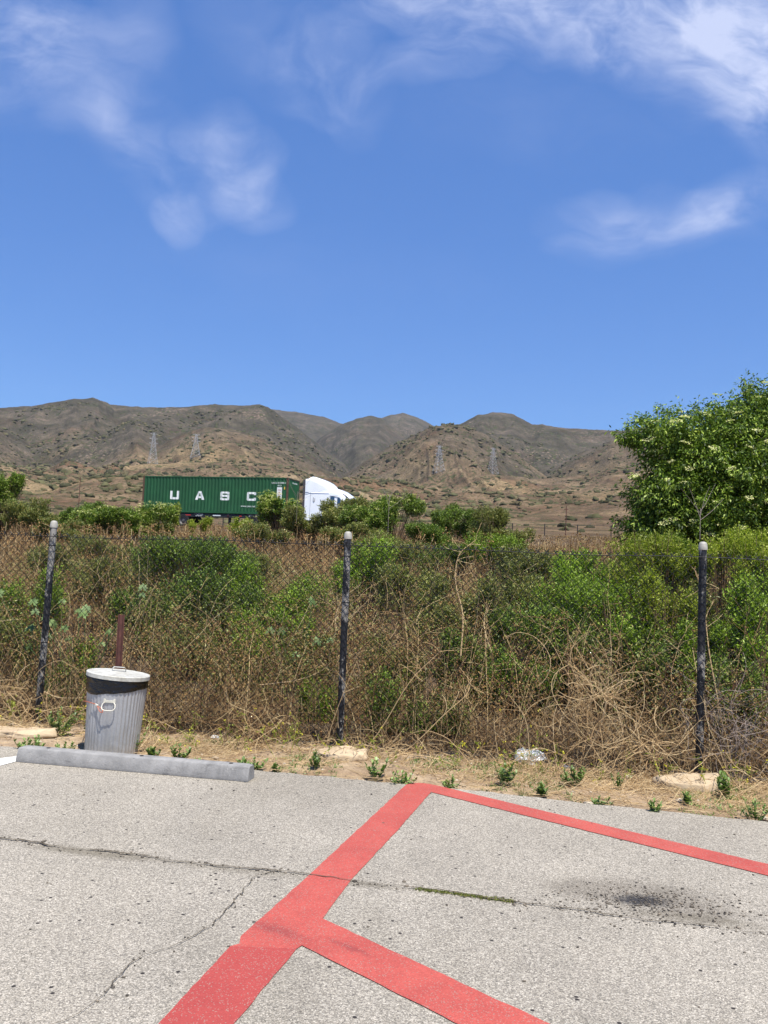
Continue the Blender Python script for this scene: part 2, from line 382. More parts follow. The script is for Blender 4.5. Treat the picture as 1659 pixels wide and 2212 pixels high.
# shrubs as many small spots of their own colour
def spots(scale, th, rnd):
    vd = n.voro(n.mapping(pos, scale=(1, 1, .6)), scale, 'Distance'); vc = n.voro(n.mapping(pos, scale=(1, 1, .6)), scale, 'Color')
    keep = n.math('GREATER_THAN', n.node('ShaderNodeSeparateColor', {0: vc}).outputs[0], rnd)
    return n.math('MULTIPLY', n.sstep(vd, th, th-.12), keep)
cluster = n.sstep(n.noise(pos, .016, 4, .6), .40, .6)
sp1 = n.math('MULTIPLY', spots(.22, .42, .35), n.math('ADD', .25, n.math('MULTIPLY', cluster, .75)))
sp2 = n.math('MULTIPLY', spots(.09, .45, .5), cluster)
sp3 = n.math('MULTIPLY', spots(.5, .45, .3), .55)
sh = n.math('MAXIMUM', n.math('MAXIMUM', sp1, sp2), sp3)
shc = n.ramp(sm, [(.35, L(48, 54, 34)), (.65, L(76, 80, 50))])
fz = n.ramp(n.noise(pos, .06, 8, .78), [(.38, (.66,)*3), (.5, (1,)*3), (.62, (1.28, 1.26, 1.22))])
base = n.mix(1., base, fz, 'MULTIPLY')
base = n.mix(n.math('MULTIPLY', sh, .9), base, shc)
slope = n.node('ShaderNodeSeparateXYZ', {0: geo.outputs['Normal']}).outputs[2]
rock = n.math('MULTIPLY', n.math('MULTIPLY', n.sstep(n.voro(pos, .12, 'Distance'), .4, .15), n.sstep(n.noise(pos, .008, 4), .5, .64)), up)
base = n.mix(n.math('MULTIPLY', rock, .6), base, L(150, 130, 112))
n.set(b, 'Base Color', base); b.inputs['Roughness'].default_value = 1; b.inputs['Specular IOR Level'].default_value = .05
n.set(b, 'Normal', n.node('ShaderNodeBump', {'Height': n.math('ADD', n.noise(pos, .12, 7, .7), n.math('MULTIPLY', sh, .35)), 'Distance': 5., 'Strength': .8}).outputs[0])

def polar(rs, azs, zf, name, mat):
    A, Rr = np.meshgrid(azs, rs); X = Rr*np.sin(A); Y = Rr*np.cos(A); Z = zf(X, Y)
    V = np.stack([X, Y, Z], -1).reshape(-1, 3); na, nr = len(azs), len(rs)
    i = np.arange(nr-1)[:, None]*na; j = np.arange(na)[None, :]; j2 = (j+1) % na
    F = np.stack([i+j, i+j2, i+na+j2, i+na+j], -1).reshape(-1, 4)[:, ::-1]
    return link(name, mesh_np(name, V, F, mat, True))
AZ = np.concatenate([np.linspace(-31, 31, 860), np.linspace(33, 327, 70)])*math.pi/180
RS_NEAR = np.concatenate([[.05, 1, 2, 3, 4], np.linspace(4.5, 12, 130), np.geomspace(12.2, 110, 120)])
RS_FAR = np.geomspace(110, 4600, 470)
tag(polar(RS_NEAR, AZ, land, 'ground', m_ground), kind='structure')
tag(polar(RS_FAR, AZ, land, 'hills', m_hill), kind='structure')

# ------------------------------------------------------------------ car park
m_asph, n, b = material('asphalt')
pos = n.node('ShaderNodeTexCoord').outputs['Object']
st1 = n.node('ShaderNodeSeparateColor', {0: n.voro(pos, 160)}).outputs[0]
st2 = n.node('ShaderNodeSeparateColor', {0: n.voro(pos, 240)}).outputs[1]
ca = n.ramp(st1, [(0, L(74, 73, 72)), (.16, L(110, 105, 97)), (.42, L(140, 134, 123)), (.74, L(162, 155, 144)), (1, L(204, 197, 184))])
cb = n.ramp(st2, [(0, L(88, 85, 80)), (.5, L(140, 133, 121)), (1, L(190, 181, 166))])
col = n.mix(.5, ca, cb)
gap = n.sstep(n.voro(pos, 160, 'Distance'), .62, .85)
col = n.mix(n.math('MULTIPLY', gap, .45), col, L(84, 78, 70))
patch = n.ramp(n.noise(pos, .9, 5, .6), [(.3, (.92, .905, .88)), (.7, (1.17, 1.15, 1.12))])
col = n.mix(1., col, patch, 'MULTIPLY')
def gm(px, py, rx, ry, rot=0):
    g = gnd(px, py); return n.blob(pos, g[0], g[1], rx, ry, rot)
wn = n.noise(pos, 9, 6, .75)
stn = n.math('ADD', n.math('ADD', gm(1390, 1930, .62, .34, -.2), n.math('MULTIPLY', gm(1270, 1922, .36, .16, -.2), .6)), n.math('MULTIPLY', gm(1530, 1975, .32, .16, -.2), .6))
stm = n.sstep(n.math('ADD', stn, n.math('MULTIPLY', n.math('SUBTRACT', wn, .5), .9)), .12, .8)
col = n.mix(n.math('MULTIPLY', stm, .42), col, L(84, 76, 66))
core = n.sstep(n.math('ADD', gm(1385, 1945, .24, .13), n.math('MULTIPLY', n.math('SUBTRACT', n.noise(pos, 40, 4, .7), .5), 1.4)), .25, .75)
col = n.mix(n.math('MULTIPLY', core, .9), col, L(42, 42, 46))
for (px, py, rx, ry, k) in [(230, 1845, .55, .12, .5), (120, 1832, .4, .1, .35), (800, 1912, .3, .08, .4), (1500, 1985, .6, .12, .45), (520, 1880, .7, .1, .3)]:
    mk = n.sstep(n.math('ADD', gm(px, py, rx, ry, FA), n.math('MULTIPLY', n.math('SUBTRACT', wn, .5), .7)), .15, .9)
    col = n.mix(n.math('MULTIPLY', mk, k), col, L(88, 80, 64))
lay = n.ramp(n.noise(n.mapping(pos, rot=(0, 0, .4), scale=(1, .5, 1)), .55, 6, .65, .6), [(.36, (.88, .875, .86)), (.5, (1, 1, 1)), (.66, (1.08, 1.075, 1.06))])
col = n.mix(1., col, lay, 'MULTIPLY')
drip = n.math('MULTIPLY', n.sstep(n.voro(pos, 1.9, 'Distance'), .13, .02), n.math('GREATER_THAN', n.node('ShaderNodeSeparateColor', {0: n.voro(pos, 1.9)}).outputs[1], .6))
col = n.mix(n.math('MULTIPLY', drip, .3), col, L(84, 78, 72))
tiny = n.math('MULTIPLY', n.math('GREATER_THAN', n.node('ShaderNodeSeparateColor', {0: n.voro(pos, 30)}).outputs[2], .985), n.sstep(n.voro(pos, 30, 'Distance'), .3, .2))
col = n.mix(tiny, col, L(50, 46, 44))
n.set(b, 'Base Color', col); b.inputs['Roughness'].default_value = .9; b.inputs['Specular IOR Level'].default_value = .25
hgt = n.math('SUBTRACT', n.math('MULTIPLY', st1, .5), n.voro(pos, 160, 'Distance'))
n.set(b, 'Normal', n.node('ShaderNodeBump', {'Height': hgt, 'Distance': .004, 'Strength': .75}).outputs[0])

xs = np.arange(EDGE[0, 0], EDGE[-1, 0], .03)
top = [(float(x), float(edge_y(x)+fbm(x*6, 0*x, 90)*.035+fbm(x*30, 0*x, 91)*.015)) for x in xs]
out = top+[(14, EDGE[-1, 1]-2), (14, -14), (-14, -14), (-14, EDGE[0, 1]+1)]
mb = MB(); k = len(out); V = [(x, y, 0) for x, y in out]+[(x, y, -.06) for x, y in out]
tri = geometry.tessellate_polygon([[Vector((x, y, 0)) for x, y in out]])
mb.add(V, [tuple(t) for t in tri]+[(i, (i+1) % k, (i+1) % k+k, i+k) for i in range(k)])
tag(mb.build('parking_lot', m_asph), kind='structure')

# painted markings, worn through to the stones
def paint(name, c, c2, worn=.10):
    m, n, b = material(name); pos = n.node('ShaderNodeTexCoord').outputs['Object']
    st = n.node('ShaderNodeSeparateColor', {0: n.voro(pos, 160)}).outputs[0]
    base = n.mix(n.sstep(n.noise(pos, 2.5, 5, .7), .35, .7), c, c2)
    k = n.ramp(n.node('ShaderNodeSeparateColor', {0: n.voro(pos, 200)}).outputs[0], [(0, (.86,)*3), (1, (1.16,)*3)])
    base = n.mix(1., base, k, 'MULTIPLY')
    if name == 'red_paint':
        lo = gnd(500, 2046); y0 = lo[1]
        yv = n.node('ShaderNodeSeparateXYZ', {0: pos}).outputs
        older = n.math('MULTIPLY', n.math('LESS_THAN', n.math('ADD', yv[1], n.math('MULTIPLY', n.noise(pos, 30, 3), .02)), y0+.01), n.math('LESS_THAN', yv[0], gnd(650, 2046)[0]))
        base = n.mix(n.math('MULTIPLY', older, .5), base, L(146, 54, 52))
        g = gnd(600, 2012); sm = n.sstep(n.math('ADD', n.blob(pos, g[0], g[1], .28, .09, -.5), n.math('MULTIPLY', n.math('SUBTRACT', n.noise(pos, 22, 6, .75), .5), 1.4)), .3, .9)
        g = gnd(760, 2050); sm2 = n.sstep(n.math('ADD', n.blob(pos, g[0], g[1], .25, .05, -.7), n.math('MULTIPLY', n.math('SUBTRACT', n.noise(pos, 22, 6, .75), .5), 1.4)), .35, .9)
        base = n.mix(n.math('MULTIPLY', n.math('MAXIMUM', sm, sm2), .42), base, L(104, 48, 50))
    thr = n.math('ADD', worn, n.math('MULTIPLY', n.math('SUBTRACT', n.noise(pos, 3.5, 5, .7), .40), .55))
    hole = n.math('LESS_THAN', n.node('ShaderNodeSeparateColor', {0: n.voro(pos, 170)}).outputs[1], thr)
    pit = n.math('MULTIPLY', n.sstep(n.voro(pos, 170, 'Distance'), .55, .4), hole)
    base = n.mix(n.math('MULTIPLY', pit, .7), base, L(150, 128, 116))
    n.set(b, 'Base Color', base); b.inputs['Roughness'].default_value = .7; b.inputs['Specular IOR Level'].default_value = .3
    h = n.math('SUBTRACT', n.math('MULTIPLY', st, .5), n.voro(pos, 160, 'Distance'))
    n.set(b, 'Normal', n.node('ShaderNodeBump', {'Height': h, 'Distance': .003, 'Strength': .5}).outputs[0])
    return m
m_red = paint('red_paint', L(170, 80, 70), L(157, 71, 63))
m_white = paint('white_paint', L(226, 224, 216), L(205, 203, 196), .2)
def sheet(name, poly, mat, z=.004, jit=.0016, step=.05):
    pts = []
    for i in range(len(poly)):
        a = np.array(poly[i]); c = np.array(poly[(i+1) % len(poly)]); d = c-a; ln = np.linalg.norm(d); k = max(1, int(ln/step)); nn = np.array([-d[1], d[0]])/(ln+1e-9)
        for q in range(k):
            pts.append(a+d*q/k+nn*RNG.normal()*jit*(q > 0))
    me = bpy.data.meshes.new(name); V = [Vector((p[0], p[1], z)) for p in pts]
    tri = geometry.tessellate_polygon([V]); me.from_pydata(V, [], [tuple(t) for t in tri]); bm_fix(me)
    if len(me.polygons) and me.polygons[0].normal.z < 0: me.flip_normals()
    me.materials.append(mat); return link(name, me)
def ext(a, b, d): a = gnd(*a)[:2]; b = gnd(*b)[:2]; return b+(b-a)/np.linalg.norm(b-a)*d
g2 = lambda *p: gnd(*p)[:2]
red = [g2(877, 1696), g2(890, 1693), g2(905, 1692), g2(925, 1694), g2(945, 1698), ext((945, 1698), (1659, 1868), 2.2), ext((931, 1712), (1659, 1893), 2.2), g2(931, 1712), g2(850, 1804), g2(757, 1904), g2(697, 1986),
       ext((697, 1986), (1185, 2212), 2.0), ext((645, 2041), (985, 2212), 2.2), g2(652, 2044), g2(640, 2052), ext((640, 2052), (508, 2212), 1.6), ext((497, 2046), (343, 2212), 1.6), g2(497, 2046), g2(517, 2040), g2(520, 2024), g2(668, 1891)]
tag(sheet('red_painted_line', red, m_red), kind='structure')
wl = [g2(-260, 1668), g2(0, 1639), g2(40, 1634), g2(42, 1644), g2(0, 1655), g2(-260, 1697)]
tag(sheet('white_painted_line', wl, m_white), kind='structure')

# cracks: jagged ribbons of dark fill
m_crack = simple('crack_fill', L(84, 76, 64), .95, nscale=25, var=.35, bump=.004, bscale=90, spec=.1)
def crack(name, px, w0, z=.008, step=.02, gaps=.0):
    P = np.array([gnd(*p)[:2] for p in px]); dd = np.concatenate([[0], np.cumsum(np.linalg.norm(np.diff(P, axis=0), axis=1))])
    t = np.arange(0, dd[-1], step); X = np.interp(t, dd, P[:, 0]); Y = np.interp(t, dd, P[:, 1])
    Y = Y+fbm(t*3, t*0, 77)*.03+fbm(t*18, t*0, 78, 3)*.014; X = X+fbm(t*22, t*0, 79, 2)*.01
    w = np.clip(w0*(.15+1.1*(fbm(t*2.2, t*0, 81, 5, .7)+.22)), .0012, w0*1.6); w2 = w*(.5+vn(t*37, t*0, 5))
    T = np.stack([np.gradient(X), np.gradient(Y)], 1); T /= np.linalg.norm(T, axis=1)[:, None]; Nn = np.stack([-T[:, 1], T[:, 0]], 1)
    a = np.stack([X, Y], 1)+Nn*w[:, None]; b_ = np.stack([X, Y], 1)-Nn*w2[:, None]; k = len(t)
    V = np.concatenate([np.c_[a, np.full(k, z)], np.c_[b_, np.full(k, z)]]); i = np.arange(k-1)
    F = np.stack([i, i+k, i+k+1, i+1], 1)
    return tag(link(name, mesh_np(name, V, F, m_crack)), kind='structure'), np.stack([X, Y], 1)
_, CR1 = crack('pavement_crack', [(-200, 1790), (0, 1813), (110, 1828), (220, 1840), (350, 1857), (440, 1868), (560, 1880), (668, 1891), (757, 1904), (860, 1916), (900, 1922), (1100, 1947), (1200, 1962), (1300, 1975), (1400, 1987), (1500, 1998), (1620, 2016), (1800, 2040)], .0085)
_, CR2 = crack('pavement_crack', [(600, 1880), (550, 1896), (500, 1957), (455, 2006), (395, 2036), (310, 2066), (265, 2101), (220, 2156), (150, 2201), (60, 2240)], .0026, .0085)

# ------------------------------------------------------------------ stones, grit
def rocks(P, size, name, mat, flat=.6, res=1):
    bm = bmesh.new(); bmesh.ops.create_icosphere(bm, subdivisions=res, radius=1.); v0 = np.array([v.co[:] for v in bm.verts]); f0 = np.array([[v.index for v in f.verts] for f in bm.faces]); bm.free()
    N = len(P); nv = len(v0)
    sc = size[:, None]*RNG.uniform(.6, 1.2, (N, 3)); sc[:, 2] *= flat
    V = v0[None]*(1+RNG.normal(size=(N, nv, 1))*.13)*sc[:, None, :]
    a = RNG.uniform(0, 6.28, N); ca, sa = np.cos(a)[:, None], np.sin(a)[:, None]
    V = np.stack([V[..., 0]*ca-V[..., 1]*sa, V[..., 0]*sa+V[..., 1]*ca, V[..., 2]], -1)+P[:, None, :]
    F = (f0[None]+np.arange(N)[:, None, None]*nv).reshape(-1, 3)
    return V.reshape(-1, 3), F
m_grit = leaf_mat('dark_grit', [L(58, 53, 48), L(94, 86, 76), L(132, 120, 104)], 0, .9)
m_stone = leaf_mat('pale_stones', [L(120, 100, 80), L(165, 148, 124), L(190, 178, 158)], 0, .9)
Pg = []; Sg = []
for cr, nn_, w in ((CR1, 380, .028), (CR2, 50, .02)):
    i = RNG.integers(0, len(cr), nn_); Pg.append(cr[i]+RNG.normal(size=(nn_, 2))*w); Sg.append(RNG.uniform(.002, .007, nn_)*(1+(RNG.random(nn_) > .96)))
g = gnd(1385, 1945)[:2]; Pg.append(g+RNG.normal(size=(420, 2))*[.16, .10]); Sg.append(RNG.uniform(.002, .0065, 420))
g = gnd(1450, 1960)[:2]; Pg.append(g+RNG.normal(size=(260, 2))*[.35, .14]); Sg.append(RNG.uniform(.002, .009, 260))
q = np.stack([RNG.uniform(-3, 3.2, 90), RNG.uniform(2.2, 6.2, 90)], 1); Pg.append(q); Sg.append(RNG.uniform(.003, .008, 90))
for px, py, s_ in [(181, 1718, .018), (330, 1704, .014), (457, 1705, .016), (505, 1709, .02), (828, 1779, .016), (600, 2027, .01), (1495, 1960, .028), (1515, 1968, .02), (1470, 1953, .016)]:
    Pg.append(gnd(px, py)[None, :2]); Sg.append(np.array([s_*.6]))
Pg = np.concatenate(Pg); Sg = np.concatenate(Sg)
V, F = rocks(np.c_[Pg, .002+Sg*.15], Sg, '', None, .4)
tag(link('loose_grit', mesh_np('loose_grit', V, F, m_grit)), 'dark loose grit scattered along the cracks and the oil stain', 'grit', kind='stuff')
N = 900; x = RNG.uniform(-5, 5, N); y = edge_y(x)+RNG.uniform(-.02, .9, N); sz = RNG.uniform(.004, .016, N)*(1+1.5*(RNG.random(N) > .95))
V, F = rocks(np.c_[x, y, near_z(x, y)+sz*.2], sz, '', None)
tag(link('pebbles', mesh_np('pebbles', V, F, m_stone)), 'pale pebbles strewn over the bare soil strip', 'pebbles', kind='stuff')

# ------------------------------------------------------------------ chain link fence
m_wire = simple('black_wire', L(22, 22, 23), .5, .0, var=.2)
m_post = bpy.data.materials.new('peeling_post'); m_post.use_nodes = True
n = NT(m_post.node_tree); b = n.n['Principled BSDF']; pos = n.node('ShaderNodeNewGeometry').outputs['Position']
pz = n.mapping(pos, scale=(1, 1, .3))
pk = n.sstep(n.noise(pz, 9, 6, .7, .6), .50, .55); pk2 = n.sstep(n.noise(n.mapping(pos, scale=(1, 1, .25)), 38, 5, .7), .5, .62)
col = n.mix(n.math('MULTIPLY', pk, .9), L(26, 27, 31), L(150, 145, 136)); col = n.mix(n.math('MULTIPLY', pk2, .35), col, L(84, 80, 76))
n.set(b, 'Base Color', col); b.inputs['Roughness'].default_value = .55
n.set(b, 'Normal', n.node('ShaderNodeBump', {'Height': pk, 'Distance': .002, 'Strength': .6}).outputs[0])
m_cap = simple('pale_metal_cap', L(158, 154, 144), .7, .1, nscale=30, var=.12)
fence = thing('chain_link_fence', 'black chain link fence on three peeling steel posts in front of the brush', 'fence', (FP[0], FP[1], 0))
def sag(t, z):
    return fbm(t*.9, z*1.1, 101)*.035+np.where(True, .012*np.sin(t*2.1), 0), fbm(t*1.1, z*1.3, 111)*.018
pt = .0715; T0, T1, ZT = -6.4, 5.6, 1.775
ts = np.arange(T0, T1, pt/2); K = int(ZT/(pt/2)); kz = np.arange(K)*pt/2+.03
N = len(ts); k = np.arange(K)
t_ = ts[:, None]+np.where((k+np.arange(N)[:, None]) % 2 == 0, pt/4, -pt/4); z_ = np.repeat(kz[None], N, 0)
ds, dt = sag(t_, z_); s_ = -.042+ds*.6+np.where(k % 2 == 0, .002, -.002)[None]
dt = dt+fbm(t_*5, z_*5, 131)*.004
x_, y_ = FU[0]*(t_+dt)+FN[0]*s_, FU[1]*(t_+dt)+FN[1]*s_
V, F = tubes(np.stack([x_, y_, z_+fbm(t_*.7, z_*0, 121)*.02*(z_/ZT)], -1), .0032, 3)
kn = []                                            # twisted barbs along the top
tt = ts[0::2]+(pt/4 if (K-1) % 2 == 0 else -pt/4); N = len(tt); zt = kz[-1]+fbm(tt*.7, tt*0, 121)*.02
for sgn in (-1, 1):
    p = np.zeros((N, 3, 3)); sx = -.042+sag(tt, zt)[0]*.6
    for q, (a_, h_) in enumerate([(0, 0), (.006*sgn, .014), (.019*sgn, .026)]):
        tq = tt+sag(tt, zt)[1]+a_*RNG.uniform(.6, 1.3, N)
        p[:, q] = np.stack([FU[0]*tq+FN[0]*sx, FU[1]*tq+FN[1]*sx, zt+h_*RNG.uniform(.7, 1.2, N)], -1)
    kn.append(tubes(p, .0044, 3))
V, F = cat((V, F), *kn)
link('wire_mesh', mesh_np('wire_mesh', V, F, m_wire), fence)
for nm, zc, wig in (('top_wire', 1.745, .006), ('bottom_wire', .055, .02)):
    t = np.linspace(T0, T1, 160); zz = zc+fbm(t*.7, t*0, 121)*.02*(zc/ZT)+fbm(t*2, t*0, 141)*wig
    ss = -.045+sag(t, zz)[0]*.6
    V, F = tubes(np.stack([FU[0]*t+FN[0]*ss, FU[1]*t+FN[1]*ss, zz], -1)[None], .0030, 4)
    link(nm, mesh_np(nm, V, F, m_wire), fence)
POSTS = [(85, 1560, 115, 1125), (733, 1618, 755, 1148), (1510, 1682, 1517, 1170)]
pt3 = [gnd(*p[:2]) for p in POSTS]
tl = [float((p[:2]-FP)@FU) for p in pt3]
pl = [(tl[0]-2.95, 1.87, 0), *[(tl[i], 0, i) for i in range(3)], (tl[2]+2.95, 1.87, 0)]
for t, h, i in pl:
    x, y = FU*(t+.035*(i == 0 and h == 0)); lean = .022 if (i == 0 and h == 0) else 0.
    if h == 0: h = at(POSTS[i][2], POSTS[i][3], pt3[i][1])[2]
    mb = MB().lathe([(.0305, -.05), (.0305, .3), (.0303, h-.06)], 20)
    p = mb.build('fence_post', m_post, fence, (x, y, 0), True); p.rotation_euler = (0, lean, 0)
    cp = MB().lathe([(.0325, h-.068), (.0350, h-.066), (.0352, h-.04), (.0335, h-.036), (.0325, h-.022), (.026, h-.008), (.014, h-.001), (.002, h)], 20)
    cp.build('post_cap', m_cap, p, (0, 0, 0), True)
    for zb in (.25, .75, 1.25, 1.65):
        tb = MB().lathe([(.0312, zb), (.0325, zb+.001), (.0325, zb+.006), (.0312, zb+.007)], 16); tb.build('tie_wire', m_wire, p)

# ------------------------------------------------------------------ concrete wheel stop
m_conc, n, b = material('grey_concrete')
pos = n.node('ShaderNodeTexCoord').outputs['Object']
c = n.ramp(n.noise(pos, 9, 7, .65), [(.3, L(122, 120, 117)), (.7, L(150, 147, 143))])
stripe = n.ramp(n.noise(n.mapping(pos, rot=(0, .5, 0), scale=(26, 1, 2)), 1.3, 2, .5), [(.4, (.9,)*3), (.6, (1.05,)*3)])
xg = n.sstep(n.node('ShaderNodeSeparateXYZ', {0: pos}).outputs[0], .1, .55)
c = n.mix(xg, c, n.mix(1., c, stripe, 'MULTIPLY'))
c = n.mix(n.sstep(n.noise(pos, 70, 4, .7), .62, .72), c, L(100, 98, 96))
c = n.mix(n.math('MULTIPLY', n.sstep(n.noise(n.mapping(pos, scale=(.35, 1, 1)), 16, 6, .75, .5), .56, .68), .55), c, L(84, 82, 80))
c = n.mix(n.math('MULTIPLY', n.sstep(n.noise(pos, 24, 5, .8), .62, .68), .5), c, L(188, 184, 176))
n.set(b, 'Base Color', c); b.inputs['Roughness'].default_value = .9
n.set(b, 'Normal', n.node('ShaderNodeBump', {'Height': n.noise(pos, 60, 6, .75), 'Distance': .006, 'Strength': .7}).outputs[0])
m_hole = simple('dark_hole', L(30, 28, 26), 1)
a, c_ = gnd(33, 1646), gnd(535, 1690); ws_a = math.atan2(c_[1]-a[1], c_[0]-a[0]); ln = float(np.linalg.norm(c_-a)); mid_ = (a+c_)/2
ws = thing('wheel_stop', 'long grey concrete wheel stop lying in front of the trash can', 'wheel stop', (mid_[0], mid_[1], .002), rotz=ws_a)
sec = [(0, 0), (-.002, .020), (.024, .092), (.028, .099), (.035, .103), (.115, .103), (.122, .099), (.126, .092), (.150, .020), (.148, 0)]
mb = MB(); xs_ = np.linspace(-ln/2, ln/2, 60)
V = []; F = []; ks = len(sec)
for i, x in enumerate(xs_):
    e = 1-min(1, (min(x+ln/2, ln/2-x))/.012)
    for (yv, zv) in sec:
        V.append((x, .078+(yv-.078)*(1-.06*e)+float(fbm(x*9, zv*30+yv*30, 7))*.0012, max(0, zv*(1-.05*e))+float(fbm(x*7, zv*20, 6))*.0012*(zv > 0)))
for i in range(59):
    for q in range(ks-1): F.append((i*ks+q, i*ks+q+1, (i+1)*ks+q+1, (i+1)*ks+q))
F.append(tuple(range(ks))); F.append(tuple(59*ks+q for q in range(ks)))
mb.add(V, F); mb.build('concrete_bar', m_conc, ws, smooth=True)
for x in (-.70, .06, .76):
    h = MB().lathe([(.0155, .1032), (.0155, .1055)], 14); h.build('anchor_hole', m_hole, ws, (x, .079, 0))

# ------------------------------------------------------------------ trash can
def galv(name, c1, c2, metal, rough):
    m, n, b = material(name); pos = n.node('ShaderNodeTexCoord').outputs['Object']
    v = n.node('ShaderNodeSeparateColor', {0: n.voro(pos, 90)}).outputs[0]
    c = n.mix(n.math('MULTIPLY', v, .25), c1, c2)
    st = n.noise(n.mapping(pos, scale=(1, 1, .18)), 22, 5, .7); c = n.mix(n.math('MULTIPLY', n.sstep(st, .5, .68), .4), c, L(138, 136, 134))
    dirt = n.math('MULTIPLY', n.sstep(n.node('ShaderNodeSeparateXYZ', {0: pos}).outputs[2], .26, .0), n.sstep(n.noise(pos, 12, 5, .7), .35, .7))
    c = n.mix(n.math('MULTIPLY', dirt, .6), c, L(140, 132, 114))
    n.set(b, 'Base Color', c); b.inputs['Metallic'].default_value = metal; b.inputs['Roughness'].default_value = rough
    n.set(b, 'Normal', n.node('ShaderNodeBump', {'Height': n.noise(pos, 40, 4), 'Distance': .002, 'Strength': .4}).outputs[0])
    return m
m_galv = galv('galvanised_steel', L(176, 175, 174), L(204, 203, 200), .55, .5)
m_lid = galv('sunlit_worn_lid', L(196, 194, 184), L(214, 210, 198), .15, .6)  # worn can metal made lighter: the sun on the lid is in its colour
m_bag, n, b = material('black_plastic'); b.inputs['Base Color'].default_value = L(14, 14, 16); b.inputs['Roughness'].default_value = .22
n.set(b, 'Normal', n.node('ShaderNodeBump', {'Height': n.noise(n.mapping(n.node('ShaderNodeTexCoord').outputs['Object'], scale=(1, 1, 3.5)), 14, 4, .6), 'Distance': .012, 'Strength': .8}).outputs[0])
m_handle = simple('pale_handle', L(214, 208, 190), .5, .2)
m_cable = simple('orange_cable', L(176, 96, 66), .5)
m_ferr = simple('pale_sleeve', L(214, 206, 190), .4, .3)
cb_ = gnd(241, 1629); CANX, CANY = float(cb_[0])-.035, float(cb_[1])+.10
TILT = R_(2.2)
can = thing('trash_can', 'fluted galvanised trash can with a lid and black liner, behind the wheel stop', 'trash can', (CANX, CANY, .0)); can.rotation_euler = (0, TILT, 0)
nth, zs = 352, [0, .006, .02, .05, .1, .16, .22, .28, .34, .40, .46, .52, .56, .60]
th = np.arange(nth)/nth*2*math.pi; V = []; rb, rt = .211, .237
for z in zs:
    r = rb+(rt-rb)*z/.6; fade = np.clip(z/.03, 0, 1)*np.clip((.57-z)/.03, 0, 1)
    fl = np.abs(((th*44/(2*math.pi)) % 1)*2-1); fl = fl*fl*(3-2*fl)
    soft = 1-.55*np.exp(-((np.mod(th+math.pi/2-.05+math.pi, 2*math.pi)-math.pi)/.33)**2)
    rr = r-.0062*fade*fl*soft+fbm(np.cos(th)*2, np.sin(th)*2+z*5, 12)*.006-.009*np.exp(-(((np.mod(th+math.pi/2-.75+math.pi, 2*math.pi)-math.pi)/.16)**2+((z-.16)/.05)**2))
    V.append(np.stack([rr*np.cos(th), rr*np.sin(th), np.full(nth, z)], 1))
V = np.concatenate(V); i = np.arange(len(zs)-1)[:, None]*nth; j = np.arange(nth)[None]; j2 = (j+1) % nth
F = np.stack([i+j, i+j2, i+nth+j2, i+nth+j], -1).reshape(-1, 4)
link('can_body', mesh_np('can_body', V, [F, np.arange(nth)[None, ::-1]], m_galv, True), can)
zb = np.linspace(0, 1, 12); V = []
for q in zb:
    low = .497+.012*np.cos(th*2+1)+fbm(th*2.2, th*0, 15)*.012+.014*np.cos(th)
    z = .606*(1-q)+low*q
    rr = rb+(rt-rb)*z/.6+.0065+fbm(th*5, z*40, 14, 3)*.0055-.004*(q > .97)
    V.append(np.stack([rr*np.cos(th), rr*np.sin(th), z], 1))
V = np.concatenate(V); i = np.arange(11)[:, None]*nth
F = np.stack([i+j, i+nth+j, i+nth+j2, i+j2], -1).reshape(-1, 4)
lin = link('liner_bag', mesh_np('liner_bag', V, F, m_bag, True), can)
sol = lin.modifiers.new('thick', 'SOLIDIFY'); sol.thickness = .001
lid = MB().lathe([(.248, .0), (.2505, .001), (.2505, .030), (.247, .034), (.235, .036), (.228, .032), (.15, .040), (.06, .046), (.001, .047)], 72)
lo_ = lid.build('lid', m_lid, can, (0, 0, .598), True); lo_.rotation_euler = (R_(-1.5), R_(2.6), 0)
arc = [(.055*math.cos(a), .0, .044+.034*min(1, math.sin(a)*1.7)) for a in np.linspace(0, math.pi, 14)]
mb = MB(); w_ = .018
for q in range(13):
    (x0, _, z0), (x1, _, z1) = arc[q], arc[q+1]
    mb.add([(x0, -w_, z0), (x1, -w_, z1), (x1, w_, z1), (x0, w_, z0), (x0, -w_, z0+.003), (x1, -w_, z1+.003), (x1, w_, z1+.003), (x0, w_, z0+.003)], [(0, 1, 2, 3), (4, 7, 6, 5), (0, 4, 5, 1), (2, 6, 7, 3), (1, 5, 6, 2), (0, 3, 7, 4)])
hd = mb.build('lid_handle', m_lid, lo_); hd.rotation_euler = (0, 0, R_(25))
